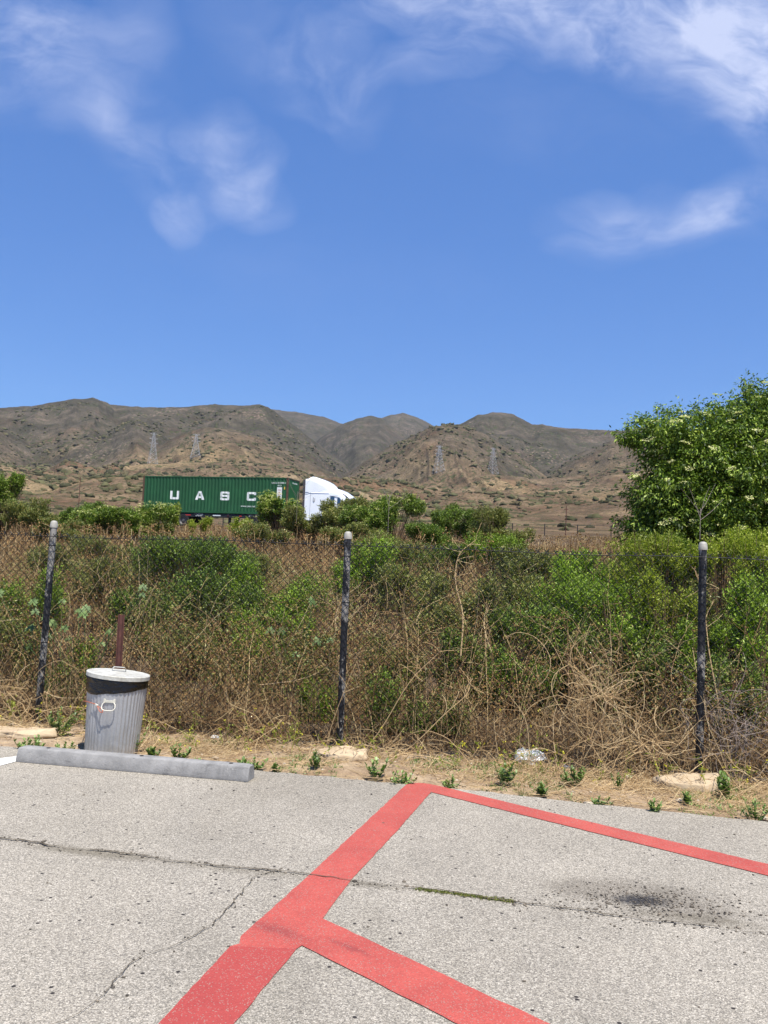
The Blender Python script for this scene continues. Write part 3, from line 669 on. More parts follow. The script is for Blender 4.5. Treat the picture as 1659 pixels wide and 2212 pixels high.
# side handle
ha = -math.pi/2+.075; rr0 = rb+(rt-rb)*.44/.6
HM = Matrix.Rotation(ha+math.pi/2, 4, 'Z')
def hp(x, o, z): v = HM @ Vector((x, -(rr0+o), z)); return (v.x, v.y, v.z)
mb = MB(); Vb = []
for x in np.linspace(-.046, .046, 9):
    o = .004-(rr0-math.sqrt(rr0*rr0-x*x)); e = .012 if abs(x) > .03 else 0
    Vb += [hp(x, o, .428), hp(x, o, .446+e), hp(x, o+.005, .446+e), hp(x, o+.005, .428)]
Fb = []
for q in range(8):
    for w in range(4): Fb.append((q*4+w, q*4+(w+1) % 4, q*4+4+(w+1) % 4, q*4+4+w))
Fb += [(0, 1, 2, 3), (32, 35, 34, 33)]
mb.add(Vb, Fb); mb.build('handle_bracket', m_handle, can, bevel=.001)
loop = [(-.036, .010, .430), (-.048, .016, .418), (-.053, .026, .398), (-.046, .035, .380), (-.030, .038, .373), (0, .039, .371), (.030, .038, .373), (.046, .035, .380), (.053, .026, .398), (.048, .016, .418), (.036, .010, .430)]
MB().tube([hp(*p) for p in loop], .0038, 10).build('bail_handle', m_handle, can, smooth=True)
# tether cable
CM = Matrix.Translation((CANX, CANY, .0)) @ Matrix.Rotation(TILT, 4, 'Y')
tc_ = thing('tether_cable', 'rust orange wire cable looped through the trash can handle', 'cable', (CANX, CANY, .0)); tc_.rotation_euler = (0, TILT, 0)
def cp_(x, z, o):
    r = rb+(rt-rb)*z/.6; y = -math.sqrt(max(0, r*r-min(x*x, r*r*.999)))-o; return (x, y, z)
cab = [cp_(-.085, .405, .016), cp_(-.10, .409, .018), cp_(-.139, .412, .022), cp_(-.175, .411, .022), (-.215, -.12, .405), (-.238, -.06, .395), (-.255, .04, .375), (-.30, .22, .34), (-.37, .5, .32), (-.45, .85, .30)]
def cr_(pts, m=5):
    P = [np.array(p) for p in pts]; P = [2*P[0]-P[1]]+P+[2*P[-1]-P[-2]]; o = []
    for i in range(1, len(P)-2):
        for u in np.linspace(0, 1, m, endpoint=False):
            o.append(.5*((2*P[i])+(-P[i-1]+P[i+1])*u+(2*P[i-1]-5*P[i]+4*P[i+1]-P[i+2])*u*u+(-P[i-1]+3*P[i]-3*P[i+1]+P[i+2])*u**3))
    o.append(P[-2]); return o
MB().tube(cr_(cab), .0032, 8).build('cable_run', m_cable, tc_, smooth=True)
lp = [(-.074, .397, .020), (-.05, .390, .030), (-.028, .378, .040), (-.014, .366, .048), (-.018, .357, .050), (-.032, .358, .048), (-.050, .370, .038), (-.066, .388, .026), (-.076, .397, .020)]
MB().tube(cr_([cp_(*p) for p in lp]), .0030, 8).build('cable_eye', m_cable, tc_, smooth=True)
mb = MB(); mb.box(-.014, .014, -.006, .006, -.0085, .0085); f = mb.build('crimp_sleeve', m_ferr, tc_, cp_(-.080, .402, .018), bevel=.003); f.rotation_euler = (0, R_(20), R_(-15))

# rusty channel post
m_rust = simple('rust_red_steel', L(86, 50, 42), .8, .1, nscale=18, var=.3, bump=.002)
rp = at(256, 1440, 7.75); rz = at(263, 1328, 7.75)[2]
ch = [(-.028, .012), (-.028, .0), (-.018, -.002), (-.012, -.02), (.012, -.02), (.018, -.002), (.028, 0), (.028, .012), (.022, .012), (.022, .004), (.014, .002), (.008, -.015), (-.008, -.015), (-.014, .002), (-.022, .004), (-.022, .012)]
mb = MB(); k = len(ch)
mb.add([(x, y, 0) for x, y in ch]+[(x, y, rz) for x, y in ch], [(i, (i+1) % k, (i+1) % k+k, i+k) for i in range(k)]+[(0, 1, 2, 13, 14, 15), (2, 3, 12, 13), (3, 4, 11, 12), (4, 5, 10, 11), (5, 6, 9, 10), (6, 7, 8, 9)]+[tuple(q+k for q in f) for f in [(0, 1, 2, 13, 14, 15), (2, 3, 12, 13), (3, 4, 11, 12), (4, 5, 10, 11), (5, 6, 9, 10), (6, 7, 8, 9)]])
o = mb.build('metal_stake', m_rust, None, (float(rp[0]), 7.75, 0)); o.rotation_euler = (0, 0, R_(12))
tag(o, 'rust red steel channel stake standing behind the trash can', 'stake')

# concrete lumps
m_lump = simple('sandy_concrete', L(176, 156, 128), .95, nscale=7, var=.2, bump=.012, bscale=22, spec=.2)
def lump(name, px, py, w, d, h, label, seed, flat=True):
    bm = bmesh.new(); bmesh.ops.create_icosphere(bm, subdivisions=4, radius=1)
    for v in bm.verts:
        c = v.co; nz = float(fbm(c.x*1.6+seed, c.y*1.6+c.z*1.3, seed, 4)); k = 1+.30*nz
        z = c.z; 
        if flat: z = max(-.9, min(z, .42+.10*nz))
        uc = 1-.22*max(0, min(1, -c.z*3))
        v.co = Vector((c.x*w/2*k*uc, c.y*d/2*k*uc, z*h*1.6*k+float(fbm(c.x*5+seed, c.y*5, seed+3))*h*.12))
    me = bpy.data.meshes.new(name); bm.to_mesh(me); bm.free(); me.materials.append(m_lump)
    me.polygons.foreach_set('use_smooth', [True]*len(me.polygons))
    g = gnd(px, py); o = link(name, me, None, (float(g[0]), float(g[1]), .0)); o.rotation_euler = (R_(2), R_(-3), FA)
    return tag(o, label, 'concrete lump')
lump('concrete_footing', 738, 1637, .46, .28, .085, 'sandy broken concrete footing at the foot of the middle fence post', 3)
lump('concrete_footing', 1487, 1704, .54, .30, .11, 'flat broken concrete slab below the right fence post', 11)
lump('concrete_footing', 40, 1588, .72, .34, .07, 'pale earthy concrete hump at the foot of the left fence post', 23)

# litter
def crumple(name, px, py, r, mat, seed, Y=None, lab='', ct='litter'):
    bm = bmesh.new(); bmesh.ops.create_icosphere(bm, subdivisions=3, radius=r)
    for v in bm.verts:
        c = v.co/r; k = .75+.55*float(ridged(c.x*1.7+seed, c.y*1.7+c.z*2.1, seed, 3)); v.co = Vector((c.x*1.25, c.y*.8, c.z*.75+.5))*r*k
    me = bpy.data.meshes.new(name); bm.to_mesh(me); bm.free(); me.materials.append(mat)
    g = gnd(px, py); o = link(name, me, None, (float(g[0]), float(g[1]), 0)); return tag(o, lab, ct)
m_plas = leaf_mat('white_film', [L(225, 226, 230), L(232, 232, 234)], .25, .35, 20, .08)
crumple('plastic_bag', 1145, 1652, .095, m_plas, 5, lab='crumpled white plastic bag caught at the fence bottom near the red corner', ct='plastic bag')
crumple('paper_scrap', 464, 1598, .03, m_plas, 9, lab='small white paper scrap in the dry grass right of the trash can', ct='paper scrap')
crumple('cup_scrap', 1225, 1660, .022, m_plas, 15, lab='tiny white scrap just right of the crumpled plastic bag', ct='scrap')

# ------------------------------------------------------------------ lorry on the far road
HALF = 1.22
def road(name, o0, w0, w1, z, mat):
    P = []
    for u in (-120, 120):
        for w in (w0, w1): P.append((TX+cph*u-sph*w, TY+sph*u+cph*w, z))
    me = bpy.data.meshes.new(name); me.from_pydata(P, [], [(0, 2, 3, 1)]); me.materials.append(mat); return link(name, me)
tag(road('road', 0, -2.0, 7.5, ROADZ, simple('far_asphalt', L(96, 94, 90), .95, var=.1)), kind='structure')
tag(road('road_line', 0, -1.0, -.85, ROADZ+.008, m_white), kind='structure')
OX, OY = TX-sph*HALF, TY+cph*HALF
m_green, n, b = material('container_green')
pos = n.node('ShaderNodeTexCoord').outputs['Object']
c = n.mix(n.sstep(n.noise(pos, .8, 5, .6), .35, .7), L(22, 74, 38), L(28, 86, 45))
c = n.mix(n.math('MULTIPLY', n.sstep(n.noise(n.mapping(pos, scale=(1, 1, .12)), 3.5, 6, .7), .55, .72), .5), c, L(48, 92, 60))
c = n.mix(n.math('MULTIPLY', n.sstep(n.noise(pos, 6, 5, .75), .66, .72), .8), c, L(96, 58, 40))
n.set(b, 'Base Color', c); b.inputs['Roughness'].default_value = .55
m_rail = simple('rusty_green_steel', L(84, 62, 46), .8, nscale=2.5, var=.4)
m_wtext = simple('white_lettering', L(222, 224, 218), .6, var=.06)
m_blk = simple('black_steel', L(26, 27, 30), .6, var=.2)
m_rubber = simple('tyre_rubber', L(28, 28, 28), .9, var=.2)
m_alu = simple('wheel_alloy', L(170, 172, 176), .35, .8)
m_rim = simple('dark_rim', L(88, 86, 84), .6, .3)  # rim metal in a darker grey than the alloy
m_redm = simple('red_marker', L(190, 50, 40), .6); m_yel = simple('yellow_sticker', L(214, 180, 70), .6)
CZ, CH, CL, CWd = 1.12, 2.80, 12.19, 2.44
box = thing('shipping_container', 'long green corrugated shipping container with big white letters', 'shipping container', (OX, OY, ROADZ), rotz=PHI)
def corr(L0, L1, pitch=.277, dep=.036, fl=.06):
    """(u, depth) of a trapezoid wave"""
    o = []; k = int(round((L1-L0)/pitch)); p = (L1-L0)/k
    for i in range(k):
        a = L0+i*p; q = p/4
        o += [(a, 0), (a+q*.9, 0), (a+q*1.9, dep), (a+q*2.9, dep)]
    o.append((L1, 0)); return o
def cdepth(u, pr): return np.interp(u, [p[0] for p in pr], [p[1] for p in pr])
prS = corr(.14, CL-.14); prF = corr(.12, CWd-.12, .25, .045)
def wall(name, pr, f, z0, z1, mat):
    V = []; 
    for u, d in pr: V += [f(u, d, z0), f(u, d, z1)]
    F = [(2*i, 2*i+1, 2*i+3, 2*i+2) for i in range(len(pr)-1)]
    return MB().add(V, F).build(name, mat, box)
z0, z1 = CZ+.14, CZ+CH-.08
wall('side_wall', prS, lambda u, d, z: (u, -HALF+.012+d, z), z0, z1, m_green)
wall('side_wall', prS, lambda u, d, z: (u, HALF-.012-d, z), z0, z1, m_green)
wall('front_wall', prF, lambda u, d, z: (CL-.012-d, -HALF+u, z), z0, z1, m_green)
mb = MB().box(.03, .07, -HALF+.12, -.01, z0, z1).box(.03, .07, .01, HALF-.12, z0, z1)
mb.build('rear_door', m_green, box)
for y in (-.8, -.3, .3, .8): MB().tube([(0.01, y, z0), (0.01, y, z1)], .018, 8).build('lock_rod', m_alu, box)
mb = MB().box(0, CL, -HALF+.06, HALF-.06, CZ+CH-.05, CZ+CH-.02); mb.build('roof', m_green, box)
for y0_, y1_ in ((-HALF, -HALF+.06), (HALF-.06, HALF)):
    MB().box(.12, CL-.12, y0_, y1_, CZ+CH-.08, CZ+CH-.005).build('top_rail', m_green, box)
    MB().box(.12, CL-.12, y0_, y1_, CZ+.0, CZ+.14).build('bottom_rail', m_green, box)
for x0_, x1_ in ((0, .14), (CL-.14, CL)):
    MB().box(x0_+.002, x1_-.002, -HALF+.1, HALF-.1, CZ+CH-.09, CZ+CH-.004).build('end_rail', m_rail, box)
    MB().box(x0_+.002, x1_-.002, -HALF+.1, HALF-.1, CZ+.002, CZ+.14).build('end_sill', m_rail, box)
    for y0_, y1_ in ((-HALF-.003, -HALF+.11), (HALF-.11, HALF+.003)):
        MB().box(x0_, x1_, y0_, y1_, CZ+.115, CZ+CH-.12).build('corner_post', m_rail, box)
        MB().box(x0_-.006, x1_+.006, y0_-.006, y1_+.006, CZ-.003, CZ+.115).build('corner_casting', m_rail, box)
        MB().box(x0_-.006, x1_+.006, y0_-.006, y1_+.006, CZ+CH-.12, CZ+CH).build('corner_casting', m_rail, box)
# letters follow the corrugation
def rc(x0, x1, y0_, y1_): return lambda x, y: (x >= x0) & (x <= x1) & (y >= y0_) & (y <= y1_)
def inp(poly):
    def f(x, y):
        ins = np.zeros(np.shape(x), bool)
        for i in range(len(poly)):
            (xa, ya), (xb, yb) = poly[i], poly[i-1]
            if ya == yb: continue
            ins ^= ((ya > y) != (yb > y)) & (x < (xb-xa)*(y-ya)/(yb-ya)+xa)
        return ins
    return f
def rcorner(x, y):
    cx = np.clip(x, .14, 1.01); cy = np.clip(y, .14, .86); return (x-cx)**2+(y-cy)**2 <= .14**2
GL = {
 'U': lambda x, y: (rc(0, .29, 0, 1)(x, y) | rc(.86, 1.15, 0, 1)(x, y) | rc(0, 1.15, 0, .24)(x, y)) & (rcorner(x, y) | (y > .5)),
 'A': lambda x, y: inp([(0, 0), (.32, 0), (.40, .20), (.75, .20), (.83, 0), (1.15, 0), (.78, 1), (.37, 1)])(x, y) & ~inp([(.46, .40), (.69, .40), (.60, .80), (.55, .80)])(x, y),
 'S': lambda x, y: (rc(0, 1.15, .78, 1)(x, y) | rc(0, 1.15, .40, .61)(x, y) | rc(0, 1.15, 0, .22)(x, y) | rc(0, .29, .42, 1)(x, y) | rc(.86, 1.15, 0, .60)(x, y) | rc(.86, 1.15, .68, 1)(x, y) | rc(0, .29, 0, .32)(x, y)) & rcorner(x, y),
 'C': lambda x, y: (rc(0, .29, 0, 1)(x, y) | rc(0, 1.15, .77, 1)(x, y) | rc(0, 1.15, 0, .23)(x, y) | rc(.86, 1.15, .65, 1)(x, y) | rc(.86, 1.15, 0, .35)(x, y)) & rcorner(x, y)}
side_name = []
for ch_, x0_ in (('U', 2.42), ('A', 4.56), ('S', 6.66), ('C', 8.86)):
    H_ = .66; cell = .012; nx, nz = int(1.16*H_/cell), int(H_/cell)+1
    gx, gz = np.meshgrid(np.arange(nx)*cell, np.arange(nz)*cell, indexing='ij')
    ok = GL[ch_]((gx+cell/2)/H_, (gz+cell/2)/H_); gx, gz = gx[ok], gz[ok]
    xx = np.stack([gx, gx+cell, gx+cell, gx], 1)+x0_; zz = np.stack([gz, gz, gz+cell, gz+cell], 1)+CZ+CH-1.80
    yy_ = -HALF+.012+cdepth(xx, prS)-.006
    V = np.stack([xx, yy_, zz], -1).reshape(-1, 3); F = np.arange(len(V)).reshape(-1, 4)
    o = link('letter', mesh_np('letter', V, F, m_wtext), box); side_name.append(o)
def text(name, s, size, M, mat, parent, ext_=.002):
    cu = bpy.data.curves.new(name, 'FONT'); cu.body = s; cu.size = size; cu.extrude = ext_; cu.align_x = 'CENTER'; cu.align_y = 'CENTER'
    o = bpy.data.objects.new(name, cu); C.objects.link(o); dg = bpy.context.evaluated_depsgraph_get()
    me = bpy.data.meshes.new_from_object(o.evaluated_get(dg)); bpy.data.objects.remove(o); me.transform(M); me.materials.clear(); me.materials.append(mat)
    return link(name, me, parent)
TXM = lambda x, y, z: Matrix.Translation((x, y, z)) @ Matrix.Rotation(R_(90), 4, 'X')
yt = -HALF+.005
text('web_address', 'www.uasc.net', .21, TXM(9.0, yt, CZ+.58), m_wtext, box)
text('serial_number', 'UACU 810088 2', .17, TXM(11.42, yt, CZ+CH-.42), m_wtext, box)
text('size_code', '45G1', .16, TXM(11.5, yt, CZ+CH-.62), m_wtext, box)
MB().box(11.30, 11.70, yt-.004, yt, CZ+CH-1.62, CZ+CH-.74).build('data_panel', m_wtext, box)
for k, (zz, w) in enumerate([(.95, .24), (1.12, .14), (1.26, .26), (1.42, .2)]):
    MB().box(11.50-w/2, 11.50+w/2, yt-.008, yt-.005, CZ+CH-zz-.02, CZ+CH-zz+.02).build('panel_mark', m_redm, box)
MB().box(11.86, 11.94, yt-.004, yt, CZ+CH-.9, CZ+CH-.7).build('warning_sticker', m_yel, box)
text('serial_number', 'UACU 810088', .17, Matrix.Translation((CL-.006, .15, CZ+CH-.34)) @ Matrix.Rotation(R_(90), 4, 'Z') @ Matrix.Rotation(R_(90), 4, 'X'), m_wtext, box)

def wheel(parent, x, y, r=.5, w=.28, rim=True):
    M = Matrix.Translation((x, y, r)) @ Matrix.Rotation(R_(90), 4, 'X') @ Matrix.Translation((0, 0, -w/2))
    t = MB().lathe([(r*.6, .02), (r*.78, 0), (r*.93, .01), (r, .05), (r, w-.05), (r*.93, w-.01), (r*.78, w), (r*.6, w-.02)], 32, M, cap=False).build('wheel', m_rubber, parent, smooth=True)
    h = MB().lathe([(.001, w-.03), (r*.18, w-.03), (r*.22, w-.09), (r*.42, w-.12), (r*.56, w-.03), (r*.61, w-.01), (r*.61, .01), (r*.5, .08), (.001, .09)], 24, M).build('rim', m_rim, t, smooth=True)
    return t
tr = thing('container_trailer', 'dark skeletal trailer with reflective markings under the green container', 'trailer', (OX, OY, ROADZ), rotz=PHI)
for y in (-.5, .5):
    MB().box(.1, 12.6, y-.07, y+.07, .86, 1.105).build('frame_beam', m_blk, tr, bevel=.01)
for x in (.25, 2.0, 4.6, 7.4, 10.2, 12.3): MB().box(x-.08, x+.08, -1.2, 1.2, .93, 1.112).build('cross_member', m_blk, tr, bevel=.01)
MB().box(2.4, 9.6, -1.16, -1.10, .80, 1.06).build('side_rail', m_blk, tr)
for x0_, x1_, m in ((2.55, 2.85, m_yel), (3.75, 4.25, m_redm), (6.1, 6.75, m_wtext), (7.3, 7.45, m_redm), (8.3, 8.5, m_redm), (9.1, 9.4, m_wtext)):
    MB().box(x0_, x1_, -1.168, -1.162, .90, .99 if m is not m_redm else .96).build('reflective_strip', m, tr)
text('trailer_lettering', 'DCLP', .26, TXM(4.95, -1.166, .94), m_wtext, tr)
for x in (2.25, 3.6):
    MB().tube([(x, -1.0, .5), (x, 1.0, .5)], .08, 10).build('axle', m_blk, tr)
    for y in (-1.05, -.74, .74, 1.05): wheel(tr, x, y)
for y in (-.75, .75):
    MB().box(7.25, 7.42, y-.08, y+.08, .25, 1.0).build('landing_leg', m_blk, tr); MB().box(7.15, 7.52, y-.12, y+.12, .0+.06, .10).build('landing_foot', m_blk, tr)
MB().box(.02, .10, -1.1, 1.1, .45, .6).build('bumper_bar', m_redm, tr)

# tractor
m_wp, n, b = material('white_cab_paint'); b.inputs['Base Color'].default_value = L(232, 234, 236); b.inputs['Roughness'].default_value = .3; b.inputs['Coat Weight'].default_value = .5
m_glass, n, b = material('cab_glass'); b.inputs['Base Color'].default_value = L(36, 62, 92); b.inputs['Roughness'].default_value = .06; b.inputs['Specular IOR Level'].default_value = 1
m_gray = simple('dark_grey_fairing', L(70, 66, 68), .7); m_seam = simple('panel_seam', L(150, 152, 156), .6)
m_lamp, n, b = material('headlamp_glass'); b.inputs['Base Color'].default_value = L(220, 224, 230); b.inputs['Roughness'].default_value = .1
tk = thing('semi_truck', 'white sleeper cab semi truck pulling the green container, half hidden by bushes', 'semi truck', (OX, OY, ROADZ), rotz=PHI)
X0 = 13.38
TX_ = lambda x: X0+(x*.86 if x < 4.4 else x-.616)
def loft(stn, name, mat, parent=tk, z0=.75):
    """stn: x, half width, top z, corner radius"""
    nn_ = 8; V = []; 
    for x, hw, zt, r in stn:
        ring = [(-hw, z0)]
        for q in range(nn_+1):
            a = math.pi-q/nn_*math.pi/2; ring.append((-hw+r+r*math.cos(a), zt-r+r*math.sin(a)))
        ring += [(-p[0], p[1]) for p in ring[::-1]]
        V += [(TX_(x), p[0], p[1]) for p in ring]
    m = len(ring); F = []
    for i in range(len(stn)-1):
        for q in range(m-1): F.append((i*m+q, i*m+q+1, (i+1)*m+q+1, (i+1)*m+q))
        F.append((i*m+m-1, i*m, (i+1)*m, (i+1)*m+m-1))
    F.append(tuple(range(m))); F.append(tuple((len(stn)-1)*m+q for q in range(m)))
    return MB().add(V, F).build(name, mat, parent, smooth=True)
loft([(.20, 1.22, 3.84, .14), (.42, 1.22, 3.87, .2), (.56, 1.20, 3.98, .28), (.72, 1.18, 4.05, .35), (.95, 1.17, 4.02, .42), (1.2, 1.16, 3.96, .45), (1.62, 1.14, 3.83, .48), (2.05, 1.10, 3.65, .5), (2.32, 1.06, 3.47, .5), (2.48, 1.02, 3.30, .5), (2.52, 1.0, 3.12, .45)], 'roof_fairing', m_wp, z0=2.72)
loft([(.18, 1.2, 2.85, .05), (1.0, 1.2, 2.85, .06), (2.4, 1.2, 2.9, .15), (2.50, 1.18, 3.2, .4), (2.95, 1.16, 3.17, .45), (3.40, 1.12, 3.02, .45), (3.72, 1.08, 2.84, .4), (3.9, 1.05, 2.45, .3), (4.3, 1.02, 1.95, .2)], 'cab', m_wp)
MB().box(TX_(-.02), TX_(.175), -1.215, -1.17, .9, 3.78).build('side_fairing', m_gray, tk); MB().box(TX_(-.02), TX_(.175), 1.17, 1.215, .9, 3.78).build('side_fairing', m_gray, tk)
vis = [(3.55, 1.06, 2.93, .2), (3.85, 1.05, 2.80, .15), (4.12, 1.03, 2.60, .1), (4.18, 1.02, 2.46, .04)]
V = []; F = []
for x, hw, z, r in vis:
    for y in np.linspace(-hw, hw, 9): V.append((TX_(x), y, z-.10*(abs(y)/hw)**3)); 
for i in range(3):
    for q in range(8): F.append((i*9+q, i*9+q+1, (i+1)*9+q+1, (i+1)*9+q))
o = MB().add(V, F).build('sun_visor', m_wp, tk, smooth=True); sm_ = o.modifiers.new('thick', 'SOLIDIFY'); sm_.thickness = .03
MB().add([(TX_(3.93), -.98, 2.42), (TX_(3.93), .98, 2.42), (TX_(4.38), 1.0, 1.92), (TX_(4.38), -1.0, 1.92)], [(0, 1, 2, 3)]).build('windshield', m_glass, tk)
for sgn in (-1, 1):
    y = sgn*1.175
    def sp_(poly, nm, mat, off=0.): 
        MB().prism([(TX_(a_), b_) for a_, b_ in poly], y+sgn*(off), y+sgn*(off+.02)).build(nm, mat, tk)
    sp_([(2.55, 1.95), (2.5, 2.50), (2.62, 2.56), (2.88, 2.56), (2.9, 1.95)], 'side_window', m_glass, .0)
    sp_([(3.12, 1.95), (3.12, 2.52), (3.3, 2.50), (3.55, 2.25), (3.72, 1.95)], 'side_window', m_glass, -.05)
    sp_([(2.45, 2.58), (2.45, 2.62), (3.15, 2.62), (3.15, 2.58)], 'window_trim', m_seam, .005)
    sp_([(.70, .9), (.70, 2.84), (.715, 2.84), (.715, .9)], 'panel_seam', m_seam, .027)
    sp_([(.2, 2.845), (.2, 2.86), (2.4, 2.86), (2.4, 2.845)], 'panel_seam', m_seam, .047)
    MB().tube([(TX_(.97), y+sgn*.03, 2.47), (TX_(.97), y+sgn*.045, 2.25), (TX_(1.0), y+sgn*.05, 2.17), (TX_(1.08), y+sgn*.05, 2.17), (TX_(1.11), y+sgn*.045, 2.25), (TX_(1.11), y+sgn*.03, 2.42)], .016, 8).build('grab_handle', m_gray, tk)
    MB().box(TX_(3.55), TX_(3.68), y+sgn*.18-.10, y+sgn*.18+.10, 1.85, 2.4).build('side_mirror', m_wp, tk, bevel=.03)
    MB().tube([(TX_(3.4), y, 1.95), (TX_(3.6), y+sgn*.1, 2.1)], .02, 8).build('mirror_arm', m_blk, tk)
    MB().lathe([(.001, 0), (.3, 0), (.32, .03), (.32, 1.5), (.3, 1.53), (.001, 1.53)], 24, Matrix.Translation((TX_(1.1), sgn*.95, .62)) @ Matrix.Rotation(R_(90), 4, 'Y')).build('fuel_tank', m_alu, tk, smooth=True)
    MB().prism([(TX_(4.9), .55), (TX_(4.95), .98), (TX_(5.2), 1.15), (TX_(5.6), 1.15), (TX_(5.85), .98), (TX_(5.9), .55), (TX_(6.35), .5), (TX_(6.4), 1.0), (TX_(5.9), 1.3), (TX_(4.7), 1.3), (TX_(4.7), .55)], sgn*.85, sgn*1.2).build('fender', m_wp, tk, bevel=.03)
    MB().box(TX_(6.3), TX_(6.42), sgn*.95-.16, sgn*.95+.16, .82, 1.05).build('headlight', m_lamp, tk, bevel=.02)
    wheel(tk, TX_(5.4), sgn*1.02)
    for x in (9.35, 10.7):
        wheel(tk, x, sgn*.75); wheel(tk, x, sgn*1.06)
    MB().tube([(8.75, sgn*1.1, .98), (9.0, sgn*1.1, 1.08), (9.7, sgn*1.1, 1.08), (10.0, sgn*1.1, 1.0)], .04, 8).build('mudguard_rail', m_alu, tk)
loft([(4.2, .98, 1.95, .2), (4.9, .94, 1.82, .25), (5.6, .86, 1.66, .28), (6.1, .76, 1.5, .3), (6.35, .68, 1.3, .3)], 'hood', m_wp, z0=.7)
MB().box(TX_(6.33), TX_(6.40), -.5, .5, .62, 1.22).build('grille', m_blk, tk)
MB().box(TX_(6.3), TX_(6.5), -1.2, 1.2, .35, .68).build('bumper', m_wp, tk, bevel=.05)
for y in (-.42, .42): MB().box(8.7, TX_(6.2), y-.06, y+.06, .6, .84).build('chassis_rail', m_blk, tk)
MB().lathe([(.5, 0), (.5, .06)], 24, Matrix.Translation((10.0, 0, .845))).build('fifth_wheel', m_blk, tk)

# ------------------------------------------------------------------ wire fence beyond the road, thin poles, pylons
m_dk = simple('dark_fence_steel', L(52, 46, 42), .8, var=.2)
m_pylon = simple('pylon_steel', L(172, 172, 172), .7, .1)
fa = at(152, 1128, 97); fb = at(1213, 1151, 82)
fd = (fb-fa)[:2]; fl_ = np.linalg.norm(fd); fd = fd/fl_
ff = thing('field_fence', 'low dark wire fence across the dry grass beyond the road', 'fence', (float(fa[0]), float(fa[1]), 0))
us = np.arange(-24, fl_+16, 3.05); fp_ = fa[:2]+fd*us[:, None]; fz = land(fp_[:, 0], fp_[:, 1])
for u, (x, y), z in zip(us, fp_, fz):
    px_ = (x/y)*FPX+829
    MB().lathe([(.05, -.3), (.05, 1.38), (.03, 1.41)], 8).build('fence_post', m_dk, ff, (x-float(fa[0]), y-float(fa[1]), float(z)))
for h_ in (1.34, .9, .45, .1):
    P = np.stack([fp_[:, 0]-fa[0], fp_[:, 1]-fa[1], fz+h_], -1); V, F = tubes(P[None], .016 if h_ > 1 else .007, 4); link('fence_wire', mesh_np('fence_wire', V, F, m_dk), ff)
for (px, yb, yt_, D, r, lab) in [(1222, 1150, 1093, 84, .045, 'thin rusty pole beside the field fence, left of the large elder tree'), (170, 1093, 1030, 150, .06, 'thin dark pole on the brown slope left of the container')]:
    q = at(px, yb, D); z = float(land(q[0], D)); zt_ = at(px, yt_, D)[2]
    mb = MB().lathe([(r, -.5), (r*.8, zt_-z)], 8); mb.box(-.2, .2, -.03, .03, zt_-z-.35, zt_-z-.28)
    tag(mb.build('thin_pole', m_rust, None, (float(q[0]), D, z)), lab, 'pole')
def pylon(px, yb, yt_, D, rot, label):
    q = at(px, yb, D); z = float(land(q[0], D)); H = at(px, yt_, D)[2]-z
    t = thing('transmission_tower', label, 'transmission tower', (float(q[0]), D, z), 'lattice towers across the hills', rot)
    hw = lambda u: 5.2*(1-u)**1.25+.9; lv = [0, .16, .3, .42, .53, .63, .72, .8, .87, .94, 1.]
    segs = []
    for i in range(len(lv)-1):
        a, b2 = lv[i], lv[i+1]; A = [(sx*hw(a), sy*hw(a), a*H) for sx, sy in ((-1, -1), (1, -1), (1, 1), (-1, 1))]; B = [(sx*hw(b2), sy*hw(b2), b2*H) for sx, sy in ((-1, -1), (1, -1), (1, 1), (-1, 1))]
        for q_ in range(4):
            segs += [(A[q_], B[q_], .14), (A[q_], B[(q_+1) % 4], .08), (A[(q_+1) % 4], B[q_], .08), (B[q_], B[(q_+1) % 4], .08)]
    P = np.array([[s[0], s[1]] for s in segs]); V, F = tubes(P, np.array([s[2] for s in segs]), 4); link('lattice_frame', mesh_np('lattice_frame', V, F, m_pylon), t)
    for u in (.70, .83, .96):
        w = 5.4 if u < .9 else 4.4; sg = []
        for sx in (-1, 1):
            sg += [((sx*hw(u), -hw(u), u*H), (sx*w, 0, u*H+.5)), ((sx*hw(u), hw(u), u*H), (sx*w, 0, u*H+.5)), ((sx*hw(u), 0, u*H+2), (sx*w, 0, u*H+.5))]
        V, F = tubes(np.array(sg), .10, 4); link('cross_arm', mesh_np('cross_arm', V, F, m_pylon), t)
pylon(329, 1006, 935, 1050, .5, 'leftmost of the four lattice towers, above the left end of the container')
pylon(421, 1004, 938, 1080, .3, 'second lattice tower from the left, on the slope above the container')
pylon(947, 1036, 963, 1010, .4, 'third lattice tower from the left, tallest looking, right of the truck')
pylon(1064, 1031, 968, 1060, .6, 'rightmost of the four lattice towers, on the bench below the round peak')

# ------------------------------------------------------------------ foliage
m_gr = leaf_mat('shrub_leaves', [L(64, 82, 24), L(100, 124, 34), L(136, 162, 48), L(170, 192, 78)], .3)
m_dg = leaf_mat('dark_shrub_leaves', [L(50, 66, 24), L(78, 100, 34), L(110, 132, 48), L(142, 160, 68)], .25)
m_yg = leaf_mat('yellow_green_leaves', [L(92, 108, 28), L(128, 142, 40), L(156, 166, 56), L(180, 184, 84)], .35)
m_og = leaf_mat('grey_green_leaves', [L(74, 82, 40), L(102, 112, 54), L(132, 138, 68), L(150, 136, 80)], .25)
m_elder = leaf_mat('elder_leaves', [L(46, 62, 18), L(72, 96, 27), L(106, 132, 40), L(160, 176, 76)], .22, .5, .8, .2, .3)
m_fleshy = leaf_mat('fleshy_leaves', [L(84, 104, 52), L(116, 138, 74), L(152, 170, 104)], .25, .45)
m_bloom = leaf_mat('cream_blossom', [L(196, 200, 120), L(216, 214, 150), L(226, 222, 172)], .2, .7)
